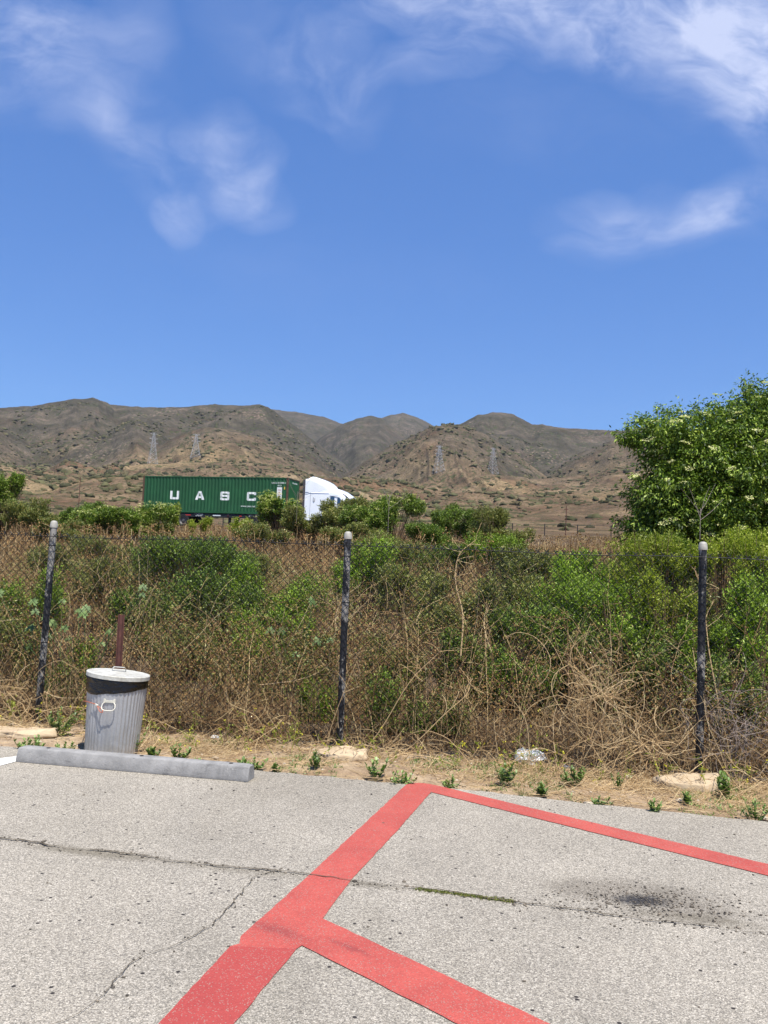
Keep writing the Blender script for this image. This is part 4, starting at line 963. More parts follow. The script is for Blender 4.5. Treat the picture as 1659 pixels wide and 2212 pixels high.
m_yflow = leaf_mat('yellow_petals', [L(210, 196, 40), L(226, 214, 70)], .3, .6)
m_stem = simple('brown_stems', L(104, 82, 58), .9, nscale=3, var=.3)
m_dry = leaf_mat('dry_stalks', [L(88, 64, 42), L(122, 92, 60), L(150, 120, 80), L(178, 150, 104), L(204, 180, 132)], 0, .9, .9, .2)
m_pale = leaf_mat('pale_dry_stalks', [L(150, 122, 86), L(180, 152, 110), L(204, 180, 138)], 0, .85, 2, .15)
m_crumb = leaf_mat('dry_seed_heads', [L(84, 60, 36), L(118, 86, 54), L(144, 110, 70), L(166, 136, 88)], .15, .95, .9, .2)
m_grey = leaf_mat('grey_dead_twigs', [L(110, 98, 90), L(140, 126, 116), L(160, 146, 132)], 0, .95)
m_grass = leaf_mat('dry_grass_blades', [L(104, 84, 56), L(132, 106, 72), L(156, 128, 90), L(172, 148, 108)], .2, .9, .25, .22)

def behind(P, lim=.09):
    P = P.copy(); k = np.maximum(0, lim-s_of(P[..., 0], P[..., 1])); k = np.where(k > 0, k+.03*RNG.random(k.shape), 0)
    P[..., 0] += FN[0]*k; P[..., 1] += FN[1]*k; return P
def twiggy(cx, cy, w, h, Y, nt, per, ll, mat, name, label, catg, group, flat=1., up=.9, tl=.30, stems=True, bl=0, seedheads=0, ry=None):
    """a shrub: upright leafy twigs filling a lumpy dome, on stems that reach the ground"""
    c = at(cx, cy, Y); rx = w/2/FPX*Y; rz = h/2/FPX*Y; ry = rx*.8 if ry is None else ry
    gz = float(land(c[0], Y)); top = c[2]+rz; hh = max(.25, top-gz)
    o = thing(name, label, catg, (float(c[0]), Y, gz), group)
    # tips: inside a few lumps
    nl = 11; lc = np.stack([RNG.uniform(-.74, .74, nl)*rx, RNG.uniform(-.6, .6, nl)*ry, RNG.uniform(-.6, .62, nl)*rz], 1); lr = RNG.uniform(.27, .50, nl)
    k = RNG.integers(0, nl, nt); d = rdir(nt, .35); d[:, 1] = np.where(RNG.random(nt) < .45, -np.abs(d[:, 1]), d[:, 1])
    rad = RNG.uniform(.45, 1, nt)[:, None]**.6
    tip = lc[k]+d*rad*lr[k][:, None]*np.array([rx, ry, rz*1.1])
    tip[:, 2] += c[2]-gz; tip[:, 2] += RNG.uniform(-.02, .10, nt)*rz
    tip[:, 2] = np.maximum(tip[:, 2], .05)
    td = norm(d*np.array([.5, .5, .3])+np.array([0, 0, up])+RNG.normal(size=(nt, 3))*.15)
    n_ = nt*per; u = RNG.uniform(0, 1, n_); kk = np.repeat(np.arange(nt), per)
    P = tip[kk]-td[kk]*(u*tl*RNG.uniform(.6, 1.2, n_))[:, None]+RNG.normal(size=(n_, 3))*ll*.35
    D = norm(rdir(n_)*1.0+td[kk]*.9)
    P[:, 2] = np.maximum(P[:, 2], .01)
    if Y < 12: W0 = np.array([c[0], Y, 0]); P = behind(P+W0)-W0
    link('leaves', mesh_np('leaves', *leaves(P, D, ll*RNG.uniform(.6, 1.25, n_), ll*.42*RNG.uniform(.7, 1.2, n_), .2), mat), o)
    if stems:
        m = min(nt, max(20, nt//5)); q = RNG.permutation(nt)[:m]
        b0 = RNG.normal(size=(m, 3))*[rx*.12, ry*.12, 0]; t_ = np.linspace(0, 1, 6)[None, :, None]
        ctrl = tip[q]*[.55, .55, .45]
        Pp = b0[:, None]*(1-t_)**2+2*ctrl[:, None]*t_*(1-t_)+tip[q][:, None]*t_**2
        V, F = tubes(Pp, np.linspace(1, .3, 6)[None]*np.full((m, 1), max(.003, hh*.004)), 3)
        link('stems', mesh_np('stems', V, F, m_stem), o)
    if bl:
        q = RNG.permutation(nt)[:bl] if bl <= nt else RNG.integers(0, nt, bl)
        q = q[np.argsort(-tip[q, 2])]; pc = 14; nn_ = len(q)*pc; kk = np.repeat(q, pc); s_ = ll*1.1
        P = tip[kk]+td[kk]*ll*1.3+RNG.normal(size=(nn_, 3))*[s_*.7, s_*.7, s_*.25]
        link('blossoms', mesh_np('blossoms', *leaves(P, rdir(nn_)*[1, 1, .3], s_*.6, s_*.55, .1, nrm=np.tile([[0, .1, 1.]], (nn_, 1))), m_bloom), o)
    return o

G1 = 'green shrubs behind the chain link fence'
near = [
 (450, 1215, 240, 100, 12.5, m_dg, 'dark green shrub behind the fence, right below the green container'),
 (600, 1290, 170, 130, 11, m_gr, 'bushy green shrub left of the middle post, upper of two in line'),
 (590, 1372, 150, 100, 10, m_gr, 'bright green shrub left of the middle post, lower of two in line'),
 (800, 1225, 115, 100, 12, m_gr, 'bright green shrub just right of the middle post top'),
 (480, 1325, 190, 130, 10.5, m_dg, 'dark green shrub among brown weeds right of the metal stake'),
 (260, 1262, 170, 100, 12.5, m_og, 'dull green shrub behind the fence above the metal stake'),
 (50, 1310, 130, 130, 10.5, m_gr, 'green shrub at the left edge of the fence'),
 (35, 1415, 100, 120, 9.6, m_og, 'dull weedy shrub at the left edge, below the greener one'),
 (885, 1275, 120, 90, 10.5, m_og, 'dull green shrub between the middle post and the pale dead stalk'),
 (1060, 1172, 110, 46, 15, m_gr, 'low bright green shrub just above the top wire, right of centre'),
 (1180, 1255, 150, 110, 11, m_og, 'grey green shrub under the open brown gap in the brush'),
 (1310, 1240, 180, 90, 10.5, m_gr, 'bright green shrub below the left edge of the elder tree'),
 (1430, 1215, 180, 100, 10, m_yg, 'yellow green shrub just left of the right fence post'),
 (1570, 1190, 150, 90, 9.8, m_yg, 'yellow green shrub just right of the right fence post top'),
 (1650, 1215, 110, 120, 9.3, m_yg, 'yellow green shrub at the right edge of the picture'),
 (1330, 1325, 220, 120, 9.4, m_gr, 'largest bright green shrub, left of the right fence post'),
 (1180, 1380, 180, 120, 9.3, m_dg, 'deep green shrub above the pale dry tangle'),
 (1440, 1305, 110, 120, 9.1, m_yg, 'light green shrub pressed against the right fence post'),
 (1440, 1440, 130, 110, 8.7, m_dg, 'dark green shrub low beside the right fence post'),
 (1645, 1370, 90, 130, 8.3, m_gr, 'green shrub low at the right edge behind the fence'),
 (905, 1545, 170, 150, 8.3, m_dg, 'leafy dark shrub at the fence bottom right of the middle post'),
 (690, 1530, 70, 120, 8.6, m_gr, 'slender green shrub just left of the foot of the middle post'),
 (1020, 1440, 140, 130, 9.1, m_dg, 'dark green shrub in the brush between the middle post and the tangle'),
 (845, 1450, 120, 110, 9.1, m_og, 'dull shrub in brown weeds right of the middle post'),
 (1290, 1445, 140, 120, 9, m_dg, 'dark green shrub standing behind the pale dry tangle'),
 (1090, 1300, 130, 100, 10.1, m_og, 'grey green shrub in the middle of the right fence bay'),
 (385, 1400, 120, 90, 10, m_og, 'dull green shrub half buried in brown weeds right of the stake'),
 (150, 1440, 80, 100, 9.4, m_gr, 'small green shrub between the left post and the metal stake'),
 (1600, 1490, 110, 110, 8.1, m_dg, 'dark shrub low in the right corner behind the fence'),
 (960, 1335, 110, 90, 10.2, m_og, 'brownish green shrub left of the tall pale stalk'),
 (1560, 1330, 120, 130, 9.2, m_og, 'grey green shrub just behind the right fence post'),
 (680, 1420, 90, 110, 9.6, m_og, 'olive weedy shrub hard against the left side of the middle post'),
 (1240, 1320, 120, 110, 9.8, m_gr, 'fresh green shrub at the centre of the green mass in the right fence bay'),
 (1390, 1375, 120, 100, 9.0, m_gr, 'leafy green shrub half way down beside the right fence post'),
 (1120, 1460, 130, 110, 8.8, m_dg, 'dark shrub behind the left edge of the pale dry tangle'),
 (540, 1470, 130, 110, 9.2, m_og, 'weedy shrub over the dark hollow right of the trash can'),
 (1510, 1400, 90, 130, 8.6, m_gr, 'green shrub seen on both sides of the right fence post'),
 (1630, 1300, 120, 110, 8.9, m_gr, 'green shrub under the yellow green one at the right edge'),
 (1130, 1210, 90, 50, 12.5, m_og, 'low dull shrub under the top wire right of centre'),
 (300, 1330, 130, 90, 11, m_dg, 'dark green weedy shrub right above the top of the metal stake'),
 (245, 1180, 130, 34, 18, m_og, 'low olive shrub just under the row of flowering bushes at left'),
 (400, 1176, 110, 30, 20, m_dg, 'low dark shrub under the rear end of the trailer, above the top wire'),
 (880, 1192, 120, 44, 16, m_og, 'olive shrub above the top wire right of the middle post top'),
 (965, 1196, 110, 46, 15, m_dg, 'dark shrub above the top wire near the tall pale stalk'),
 (815, 1172, 90, 34, 20, m_og, 'small olive shrub between the middle post top and the dark bushes'),
 (110, 1196, 90, 36, 15, m_og, 'small olive shrub directly behind the left post top'),
 (560, 1215, 90, 50, 14, m_og, 'dull green shrub in the brown patch left of the middle post top'),
 (1160, 1215, 110, 46, 12.5, m_dg, 'dark shrub under the top wire left of the bright green mass'),
 (360, 1215, 120, 60, 14, m_og, 'dull shrub above the top wire left of the dark green one'),
]
for cx, cy, w, h, Y, m, lab in near:
    a_ = (w*h)*(Y/FPX)**2; nt = int(np.clip(a_*1500, 340, 1600))
    twiggy(cx, cy, w*1.38, h*1.36, Y, nt, 26, .033 if m is not m_yg else .030, m, 'shrub', lab, 'shrub', G1, seedheads=1)
for cx, cy, w, h, Y, m, lab in [(1780, 1230, 200, 140, 9.5, m_yg, 'yellow green shrub beyond the right edge'), (1800, 1420, 200, 160, 8.2, m_gr, 'green shrub low beyond the right edge'), (-110, 1330, 180, 160, 10.5, m_gr, 'green shrub beyond the left edge')]:
    twiggy(cx, cy, w, h, Y, 350, 20, .032, m, 'shrub', lab, 'shrub', G1)

G2 = 'flowering bushes along the road'
midb = [
 (322, 1126, 130, 76, 38, m_elder, 210, 'flowering elder bush covering the rear end of the trailer'),
 (238, 1134, 130, 66, 36, m_elder, 120, 'pale flowering bush left of the one by the trailer'),
 (610, 1106, 92, 72, 40, m_elder, 190, 'rounded flowering elder bush in front of the container front end'),
 (668, 1130, 110, 56, 34, m_og, 40, 'low olive bush between the container and the cab'),
 (732, 1114, 100, 66, 33, m_og, 40, 'grey green bush in front of the white cab'),
 (845, 1110, 125, 76, 30, m_elder, 90, 'large dense flowering bush right of the truck cab'),
 (785, 1122, 80, 56, 31, m_dg, 40, 'bush hiding the hood of the white truck'),
 (985, 1128, 100, 66, 30, m_dg, 10, 'dark bush in the middle between cab and elder tree'),
 (1072, 1140, 96, 80, 28, m_og, 6, 'grey green bush with bare twigs left of the open brown slope'),
 (8, 1062, 84, 80, 32, m_elder, 30, 'leafy tree top at the left edge above the fence'),
 (70, 1108, 110, 50, 31, m_og, 6, 'dull bush right beside the tree at the left edge'),
 (160, 1112, 60, 40, 44, m_dg, 0, 'small dark bush just above the left fence post'),
 (430, 1128, 44, 26, 44, m_yg, 0, 'small bright green bush below the trailer, left of two'),
 (518, 1130, 48, 22, 43, m_yg, 0, 'small bright green bush below the trailer, right of two'),
 (372, 1110, 34, 44, 39, m_yg, 0, 'bright green bush by the visible trailer wheel'),
 (205, 1098, 60, 24, 60, m_dg, 0, 'dark low bush in front of the field fence at left'),
 (565, 1150, 110, 40, 30, m_og, 10, 'low brownish green bush below the trailer legs'),
 (760, 1158, 130, 50, 26, m_og, 8, 'dull bush in the lower row just above the middle post top'),
 (905, 1158, 120, 56, 25, m_dg, 10, 'dark bush in the lower row right of the middle post top'),
 (1120, 1172, 70, 50, 24, m_og, 4, 'dull bush at the right end of the bush row'),
 (130, 1142, 110, 44, 30, m_og, 10, 'dull low bush directly behind the left post top'),
 (1440, 1188, 120, 50, 14, m_elder, 6, 'leafy bush under the elder tree left of the right post'),
]
for cx, cy, w, h, Y, m, bl, lab in midb:
    k = Y/36; twiggy(cx, cy, w*1.22, h*1.2, Y, int(np.clip(w*h*.13, 120, 1100)), 26, .075*k if Y > 20 else .04, m, 'bush', lab, 'bush', G2, up=.6, tl=.35*k, bl=bl)

# the elder tree
def elder():
    Y = 18.2; c = at(1640, 1180, Y); bx = float(c[0])+.5; gz = float(land(bx, Y))
    t = thing('elder_tree', 'big leafy elder tree with cream flower heads at the right edge', 'tree', (bx, Y, gz))
    k_ = Y/FPX
    lobes = [(1690, 1010, 190, 150, 2.1), (1560, 1090, 190, 95, 1.6), (1470, 1120, 110, 75, 1.3), (1490, 965, 120, 62, 1.2), (1420, 940, 60, 45, .7), (1615, 900, 62, 58, .8), (1540, 930, 90, 50, .9), (1372, 948, 42, 24, .4), (1452, 1010, 50, 45, .8), (1900, 1050, 220, 170, 2.0), (1700, 900, 90, 70, 1.1), (1450, 1160, 80, 40, 1.), (1780, 1130, 220, 80, 1.8),
             (1613, 848, 22, 26, .3), (1440, 893, 15, 20, .2), (1492, 902, 26, 18, .3), (1395, 905, 20, 14, .25), (1640, 860, 26, 22, .3), (1350, 948, 22, 12, .2), (1563, 890, 24, 22, .3), (1385, 1150, 40, 46, .8), (1404, 1090, 40, 44, .8), (1500, 1150, 120, 60, 1.4), (1600, 1150, 150, 60, 1.6), (1560, 1010, 150, 80, 1.6), (1440, 1060, 90, 60, 1.2)]
    LC = []; LR = []
    for px, py, rx, rz, ry in lobes:
        p = at(px, py, Y); LC.append([p[0]-bx, (0 if rx > 100 else -ry*.2), p[2]-gz]); LR.append([rx*k_, ry, rz*k_])
    LC = np.array(LC); LR = np.array(LR)
    vol = LR.prod(1)**.72; pr = vol/vol.sum(); M = 5200
    ks = RNG.choice(len(LC), M, p=pr); d = rdir(M, .15); rad = RNG.uniform(.1, 1, M)**.5
    lump_ = 1+.26*np.sin(d[:, 0]*7+ks)*np.sin(d[:, 2]*6+ks*2)*np.cos(d[:, 1]*5)
    P = LC[ks]+d*LR[ks]*(rad*lump_)[:, None]; P[:, 2] = np.maximum(P[:, 2], .1)
    outd = norm(d*[1, 1, .5]+[0, 0, .25])
    # each spray: a shoot with drooping pinnate leaflets
    per = 34; n_ = M*per; kk = np.repeat(np.arange(M), per); sl = RNG.uniform(.12, .34, M)
    u = RNG.uniform(-1, 1, n_); side = rdir(n_); 
    Q = P[kk]+outd[kk]*(u*sl[kk])[:, None]+side*(.085*RNG.random(n_)**.5)[:, None]
    D = norm(side*.9+outd[kk]*.7+np.array([0, 0, -.55])+RNG.normal(size=(n_, 3))*.2)
    link('crown', mesh_np('crown', *leaves(Q, D, .088*RNG.uniform(.6, 1.25, n_), .032*RNG.uniform(.7, 1.2, n_), .25, .2), m_elder), t)
    # limbs
    m = 60; q = RNG.permutation(M)[:m]; t_ = np.linspace(0, 1, 9)[None, :, None]; b0 = RNG.normal(size=(m, 3))*[.18, .18, 0]
    Pp = b0[:, None]*(1-t_)**2+2*(P[q]*[.35, .35, .6])[:, None]*t_*(1-t_)+P[q][:, None]*t_**2
    V, F = tubes(Pp, np.linspace(.045, .008, 9)[None]*RNG.uniform(.6, 1.2, (m, 1)), 6); link('trunk', mesh_np('trunk', V, F, m_stem, True), t)
    # flat flower heads on the outside
    fr = np.where((rad*lump_ > .88) & (d[:, 1] < .1))[0]; nf = 150; q = RNG.choice(fr, nf, replace=False); pc = 60; kk = np.repeat(np.arange(nf), pc); rr = RNG.uniform(.07, .13, nf)
    a = RNG.uniform(0, 6.28, nf*pc); r_ = np.sqrt(RNG.random(nf*pc))*rr[kk]
    tl_ = norm(outd[q]*.5+[0, -.15, 1]); ex = norm(np.cross(tl_, [0, 1., .1])); ey = np.cross(tl_, ex)
    Q = P[q][kk]+outd[q][kk]*.2+ex[kk]*(r_*np.cos(a))[:, None]+ey[kk]*(r_*np.sin(a))[:, None]+tl_[kk]*(.012-RNG.random(nf*pc)*.02)[:, None]
    link('flower_heads', mesh_np('flower_heads', *leaves(Q, rdir(nf*pc)*[1, 1, .3], .034, .03, .1, nrm=tl_[kk]), m_bloom), t)
elder()

# ------------------------------------------------------------------ dry brush behind the fence
def stalks(N, s0, s1, hmin, hmax, tr=(-6.5, 6.5), spread=.5):
    s = s0+(s1-s0)*RNG.random(N)**1.2; t = RNG.uniform(tr[0]-spread*s, tr[1]+spread*s, N)
    x, y = fpos(t, s); z = land(x, y)
    h = RNG.uniform(hmin, hmax, N)*(.75+.5*vn(t*.8, s*.8, 203))
    lean = RNG.normal(size=(N, 2))*.22; K = 6; u = np.linspace(0, 1, K)
    P = np.zeros((N, K, 3)); P[..., 0] = x[:, None]+lean[:, :1]*h[:, None]*u**1.7; P[..., 1] = y[:, None]+lean[:, 1:]*h[:, None]*u**1.7
    P[..., 2] = z[:, None]+h[:, None]*u; P += RNG.normal(size=P.shape)*.012*u[None, :, None]
    P[..., 1] = np.maximum(P[..., 1], (y+.0)[:, None]-s[:, None]+.06)
    return P, h
def brush(name, label, parts, catg='dry brush'):
    out = []
    for V, F in parts: out.append((V, F))
    V, F = cat(*out); return V, F
def branchlets(P, per, lo, hi, rad, K=4):
    N, Kp, _ = P.shape; n_ = N*per; kk = np.repeat(np.arange(N), per); u = RNG.uniform(.3, 1, n_)*(Kp-1); i = np.minimum(u.astype(int), Kp-2); f = (u-i)[:, None]
    b0 = P[kk, i]*(1-f)+P[kk, i+1]*f
    d = rdir(n_, .55); B = walk(n_, K, RNG.uniform(lo, hi, n_)/(K-1), b0, d, .12, .12); return B
# tall field of stems, with brown dried flower heads
dry = thing('dry_brush', 'dense tangle of brown dry weeds filling the space behind the chain link fence', 'dry brush', (0, 0, 0)); dry['kind'] = 'stuff'
P, h = stalks(2000, .10, 8.5, .4, 1.1)
P = behind(P); B = behind(branchlets(P, 5, .10, .34, 0))
V, F = cat(tubes(P, np.linspace(.0042, .0018, 6)[None]*RNG.uniform(.7, 1.5, (len(P), 1)), 3), tubes(B, .0016, 3))
link('stems', mesh_np('stems', V, F, m_dry), dry)
P3, _h3 = stalks(1500, .07, 1.1, .12, .5, spread=0); P3 = behind(P3, .07); B3 = behind(branchlets(P3, 4, .06, .22, 0), .07); B3[..., 2] = np.maximum(B3[..., 2], .01)
V, F = cat(tubes(P3, .0018, 3), tubes(B3, .0012, 3)); link('low_twigs', mesh_np('low_twigs', V, F, m_dry), dry)
n3 = 26000; s3 = RNG.uniform(.0, 1.6, n3); t3 = RNG.uniform(-6.6, 6.4, n3); x3, y3 = fpos(t3, s3)
link('fallen_leaves', mesh_np('fallen_leaves', *leaves(np.stack([x3, y3, land(x3, y3)+RNG.random(n3)**3*.12+.004], -1), rdir(n3, .1), .035*RNG.uniform(.4, 1.2, n3), .014, .3), m_crumb), dry)
ends = np.concatenate([B[:, -1], P[:, -1]]); e = ends[RNG.random(len(ends)) < .55]; pc = 12; kk = np.repeat(np.arange(len(e)), pc)
Q = e[kk]+RNG.normal(size=(len(kk), 3))*[.026, .026, .011]
link('seed_heads', mesh_np('seed_heads', *leaves(Q, rdir(len(kk), .5), .020*RNG.uniform(.5, 1.3, len(kk)), .010, .3), m_crumb), dry)
Np = 170; P2, _h2 = stalks(Np, .12, 4.0, .6, 1.35); P2 = behind(P2); s2 = behind(walk(Np, 12, .065, P2[:, 3], rdir(Np, 1.3), .07, .09, .0)); B2 = behind(branchlets(s2, 4, .05, .22, 0, 4))
V, F = cat(tubes(P2[:, :4], .0026, 4), tubes(s2, np.linspace(.0026, .0013, 12)[None]*np.ones((Np, 1)), 4), tubes(B2, .0011, 3))
link('pale_stems', mesh_np('pale_stems', V, F, m_pale), dry)
# leaf litter and low growth that closes the view
n_ = 150000; s = RNG.uniform(.16, 6.5, n_); t = RNG.uniform(-6.5-s*.5, 6.5+s*.5); x, y = fpos(t, s); pch = vn(t*1.1, s*1.1, 301); keep = (vn(t*2.3, s*2.3, 311)+RNG.normal(size=n_)*.12) > .47; s, t, x, y, pch = s[keep], t[keep], x[keep], y[keep], pch[keep]; n_ = len(s)
z = land(x, y)+(RNG.random(n_)**.8*.85+.10*(s > .8))*(.5+.6*vn(t*.9, s*.9, 305))
link('dry_leaves', mesh_np('dry_leaves', *leaves(np.stack([x, y, z], -1), rdir(n_), .032*RNG.uniform(.5, 1.3, n_), .013, .3), m_crumb), dry)
gr = pch > .40; gx = np.stack([x, y, z], -1)[gr]+RNG.normal(size=(gr.sum(), 3))*.05+np.stack([0*x, 0*x, .35*RNG.random(len(x))], 1)[gr]
link('green_leaves', mesh_np('green_leaves', *leaves(gx, rdir(len(gx), .4), .034*RNG.uniform(.6, 1.3, len(gx)), .012, .3), m_og), dry)

def stuff(name, label, V, F, mat, catg): return tag(link(name, mesh_np(name, V, F, mat)), label, catg, kind='stuff')
# sprawl in front of the fence
N = 430; t = RNG.uniform(-6.2, 5.8, N); s = RNG.uniform(-.42, .10, N)*(1-.4*(t < -2)); x, y = fpos(t, s); z = land(x, y)
d = np.stack([RNG.normal(size=N)*.8, -np.abs(RNG.normal(size=N))*.25, RNG.uniform(.3, 1.2, N)], 1)
ln_ = RNG.uniform(.25, .75, N)*(.5+vn(t*.8, t*0, 401)); P = walk(N, 10, ln_/9, np.stack([x, y, z], 1), d, .10, .10, .10); P[..., 2] = np.maximum(P[..., 2], .004)
B = branchlets(P, 3, .06, .2, 0, 3); B[..., 2] = np.maximum(B[..., 2], .004)
V, F = cat(tubes(P, np.linspace(.0036, .0014, 10)[None]*RNG.uniform(.7, 1.4, (N, 1)), 3), tubes(B, .0013, 3))
stuff('weed_sprawl', 'thin straw coloured weeds sprawling out along the foot of the fence', V, F, m_pale, 'dry weeds')
ye = B[:, -1][RNG.random(len(B)) < .10]; ye = ye[ye[:, 2] > .08]; kk = np.repeat(np.arange(len(ye)), 5)
V, F = leaves(ye[kk]+RNG.normal(size=(len(kk), 3))*.006, rdir(len(kk)), .012, .010, .2)
stuff('tiny_yellow_flowers', 'tiny yellow flowers dotted over the weeds at the fence foot', V, F, m_yflow, 'flowers')
# straw on the soil strip
N = 15000; t = RNG.uniform(-6.4, 6, N); x, _ = fpos(t, 0*t); y = edge_y(x)-.02+RNG.random(N)**.7*1.0; cl_ = vn(x*2.2, y*2.2, 411); ok = RNG.random(N) < np.clip((cl_-.25)*2.2+.25*(x > .8), .08, 1); x, y = x[ok], y[ok]; N = len(x)
a = RNG.uniform(0, math.pi, N); d = np.stack([np.cos(a), np.sin(a)*.8, RNG.uniform(.0, .5, N)], 1)
P = walk(N, 5, RNG.uniform(.02, .07, N), np.stack([x, y, land(x, y)+.006], 1), d, .15, .1, .12); P[..., 2] = np.maximum(P[..., 2], .006)
V, F = tubes(P, RNG.uniform(.0009, .0019, N), 3); stuff('straw_litter', 'loose golden straw lying over the bare soil between fence and asphalt', V, F, m_pale, 'straw')
# short fresh grass and clover sprigs
N = 2600; t = RNG.uniform(-6.3, 6, N); x, _ = fpos(t, 0*t); y = edge_y(x)+.05+RNG.random(N)*.85; ok = vn(x*1.7, y*1.7, 421) > .68; x, y = x[ok], y[ok]; N = len(x); kk = np.repeat(np.arange(N), 7)
V, F = leaves(np.stack([x, y, land(x, y)], 1)[kk]+RNG.normal(size=(N*7, 3))*[.02, .02, .0], rdir(N*7, 1.1), .035*RNG.uniform(.5, 1.3, N*7), .008, .2)
stuff('green_sprigs', 'short fresh green sprigs on the soil strip', V, F, m_fleshy, 'ground cover')
# spindly weeds with small leaves and yellow flowers along the foot of the fence
N = 130; t = RNG.uniform(-6.2, 5.8, N); s = RNG.uniform(-.55, -.05, N); x, y = fpos(t, s); y = np.maximum(y, edge_y(x)+.04)
P = walk(N, 8, RNG.uniform(.015, .045, N), np.stack([x, y, land(x, y)], 1), rdir(N, 1.8), .05, .14); P[..., 2] = np.maximum(P[..., 2], .004)
B = branchlets(P, 4, .04, .12, 0, 4); kk = np.repeat(np.arange(len(B)), 6); q = B[kk, RNG.integers(0, 4, len(kk))]
V, F = cat(tubes(P, np.linspace(.0022, .001, 8)[None]*np.ones((N, 1)), 3), tubes(B, .0009, 3), leaves(q, rdir(len(kk), .3), .022*RNG.uniform(.5, 1.3, len(kk)), .009, .2))
stuff('spindly_weeds', 'thin spindly green weeds at the foot of the fence', V, F, m_yg, 'weeds')
q = B[:, -1][RNG.random(len(B)) < .3]; kk = np.repeat(np.arange(len(q)), 5); V, F = leaves(q[kk]+RNG.normal(size=(len(kk), 3))*.006, rdir(len(kk)), .013, .012, .2)
stuff('yellow_mustard_flowers', 'yellow flowers on the spindly weeds at the fence foot', V, F, m_yflow, 'flowers')
# crack moss
N = 340; g0, g1 = gnd(900, 1922)[:2], gnd(1110, 1949)[:2]; u = RNG.random(N)**.9; P0 = g0+(g1-g0)*u[:, None]+RNG.normal(size=(N, 2))*[.01, .009]; kk = np.repeat(np.arange(N), 5)
V, F = leaves(np.c_[P0, np.full(N, .004)][kk], rdir(N*5, .7), .008*RNG.uniform(.6, 1.3, N*5), .005, .2)
stuff('crack_moss', 'short yellow green moss growing in the pavement crack', V, F, m_og, 'moss')

# pale tangle of dead stems against the fence, and single long stalks
def tangle(px, py, rx, rz, Y, N, label, mat=m_pale, seg=16, step=.05, rad=.0018):
    c = at(px, py, Y); o = thing('dead_tangle', label, 'dead weed', (float(c[0]), Y, 0))
    p0 = RNG.normal(size=(N, 3))*[rx*.4, .10, rz*.35]+[0, 0, c[2]]; d = rdir(N); d[:, 1] *= .35
    P = walk(N, seg, step*RNG.uniform(.5, 1.2, N), p0, d, .22, .07); P[..., 1] = np.clip(P[..., 1], -.30, .25); 
    P[..., 0] = np.clip(P[..., 0], -rx*1.6, rx*1.6); P[..., 2] = np.maximum(P[..., 2], .01)
    B = branchlets(P, 3, .04, .12, 0, 3)
    V, F = cat(tubes(P, np.linspace(1.2, .6, seg)[None]*np.full((N, 1), rad), 4), tubes(B, rad*.5, 3))
    link('tangled_stems', mesh_np('tangled_stems', V, F, mat), o)
    base = np.zeros((8, 6, 3)); u = np.linspace(0, 1, 6)
    for i in range(8):
        e = p0[RNG.integers(N)]; b0 = np.array([RNG.normal()*rx*.2, RNG.normal()*.05, 0]); base[i] = b0+(e-b0)*u[:, None]+RNG.normal(size=(6, 3))*.01
    V, F = tubes(base, .004, 5); link('root_stems', mesh_np('root_stems', V, F, mat), o)
tangle(1275, 1500, .42, .28, 7.05, 85, 'pale curling tangle of dead stems against the fence, left of the right post')
tangle(1400, 1610, .40, .16, 6.95, 60, 'low dead tangle at the foot of the fence beside the right post')
tangle(60, 1500, .35, .25, 8.1, 45, 'straw coloured tangle hugging the left fence post')
tangle(1590, 1560, .30, .22, 6.95, 70, 'thin grey dead tangle right of the right fence post', m_grey)
tangle(560, 1575, .4, .12, 7.6, 60, 'low brown tangle left of the foot of the middle post', m_dry)
def stalk(pts, sd, r, label, mat=m_pale, twigs=10):
    P = []
    for px, py in pts:
        d = ray(px, py); k = sd; o = np.array([0, 0, CAM_H]); tt = ((FP+FN*k-o[:2])@FN)/(d[:2]@FN); P.append(o+d*tt)
    P = np.array(cr_(P, 5)); P[:, 1] += np.linspace(0, .05, len(P)); P[:, 2] = np.maximum(P[:, 2], .0)
    loc = P[0].copy(); loc[2] = 0; V, F = tubes((P-loc)[None], np.linspace(r, r*.35, len(P))[None], 6)
    o = thing('dead_stalk', label, 'dead stalk', tuple(map(float, loc))); link('stem', mesh_np('stem', V, F, mat, True), o)
    if twigs:
        i = RNG.integers(len(P)//2, len(P), twigs); B = walk(twigs, 6, .035, (P-loc)[i], rdir(twigs, .6)*[1, .5, 1], .15, .1); V, F = tubes(B, .0018, 4); link('side_twigs', mesh_np('side_twigs', V, F, mat), o)
stalk([(694, 1674), (710, 1590), (735, 1515), (770, 1430)], -.14, .0042, 'straight pale stalk rising right beside the middle post foot')
stalk([(742, 1679), (820, 1580), (885, 1475), (950, 1410)], -.16, .0055, 'longest pale leaning stalk, starting at the asphalt edge below the middle post')
stalk([(772, 1683), (880, 1620), (960, 1545), (1010, 1500), (1018, 1465)], -.18, .0055, 'pale stalk leaning low to the right, below the longest one')
stalk([(590, 1620), (680, 1622), (735, 1625), (790, 1612), (850, 1628), (900, 1640)], -.12, .004, 'pale stem lying almost flat across the foot of the middle post')
stalk([(995, 1420), (1000, 1330), (985, 1260), (992, 1200), (1030, 1165)], .6, .008, 'tall thick tan stalk standing behind the fence right of the middle post', m_pale, 16)
stalk([(560, 1480), (640, 1470), (690, 1452), (715, 1432)], .05, .005, 'curved pale stem lying in the dark gap right of the trash can', m_pale, 3)
stalk([(1560, 1560), (1535, 1420), (1525, 1320), (1512, 1240)], .35, .007, 'tall pale stalk behind the fence just right of the right post', m_pale, 12)
stalk([(1520, 1560), (1570, 1500), (1640, 1440), (1700, 1400)], .1, .005, 'reddish bramble cane arching up to the right edge', m_rust, 3)
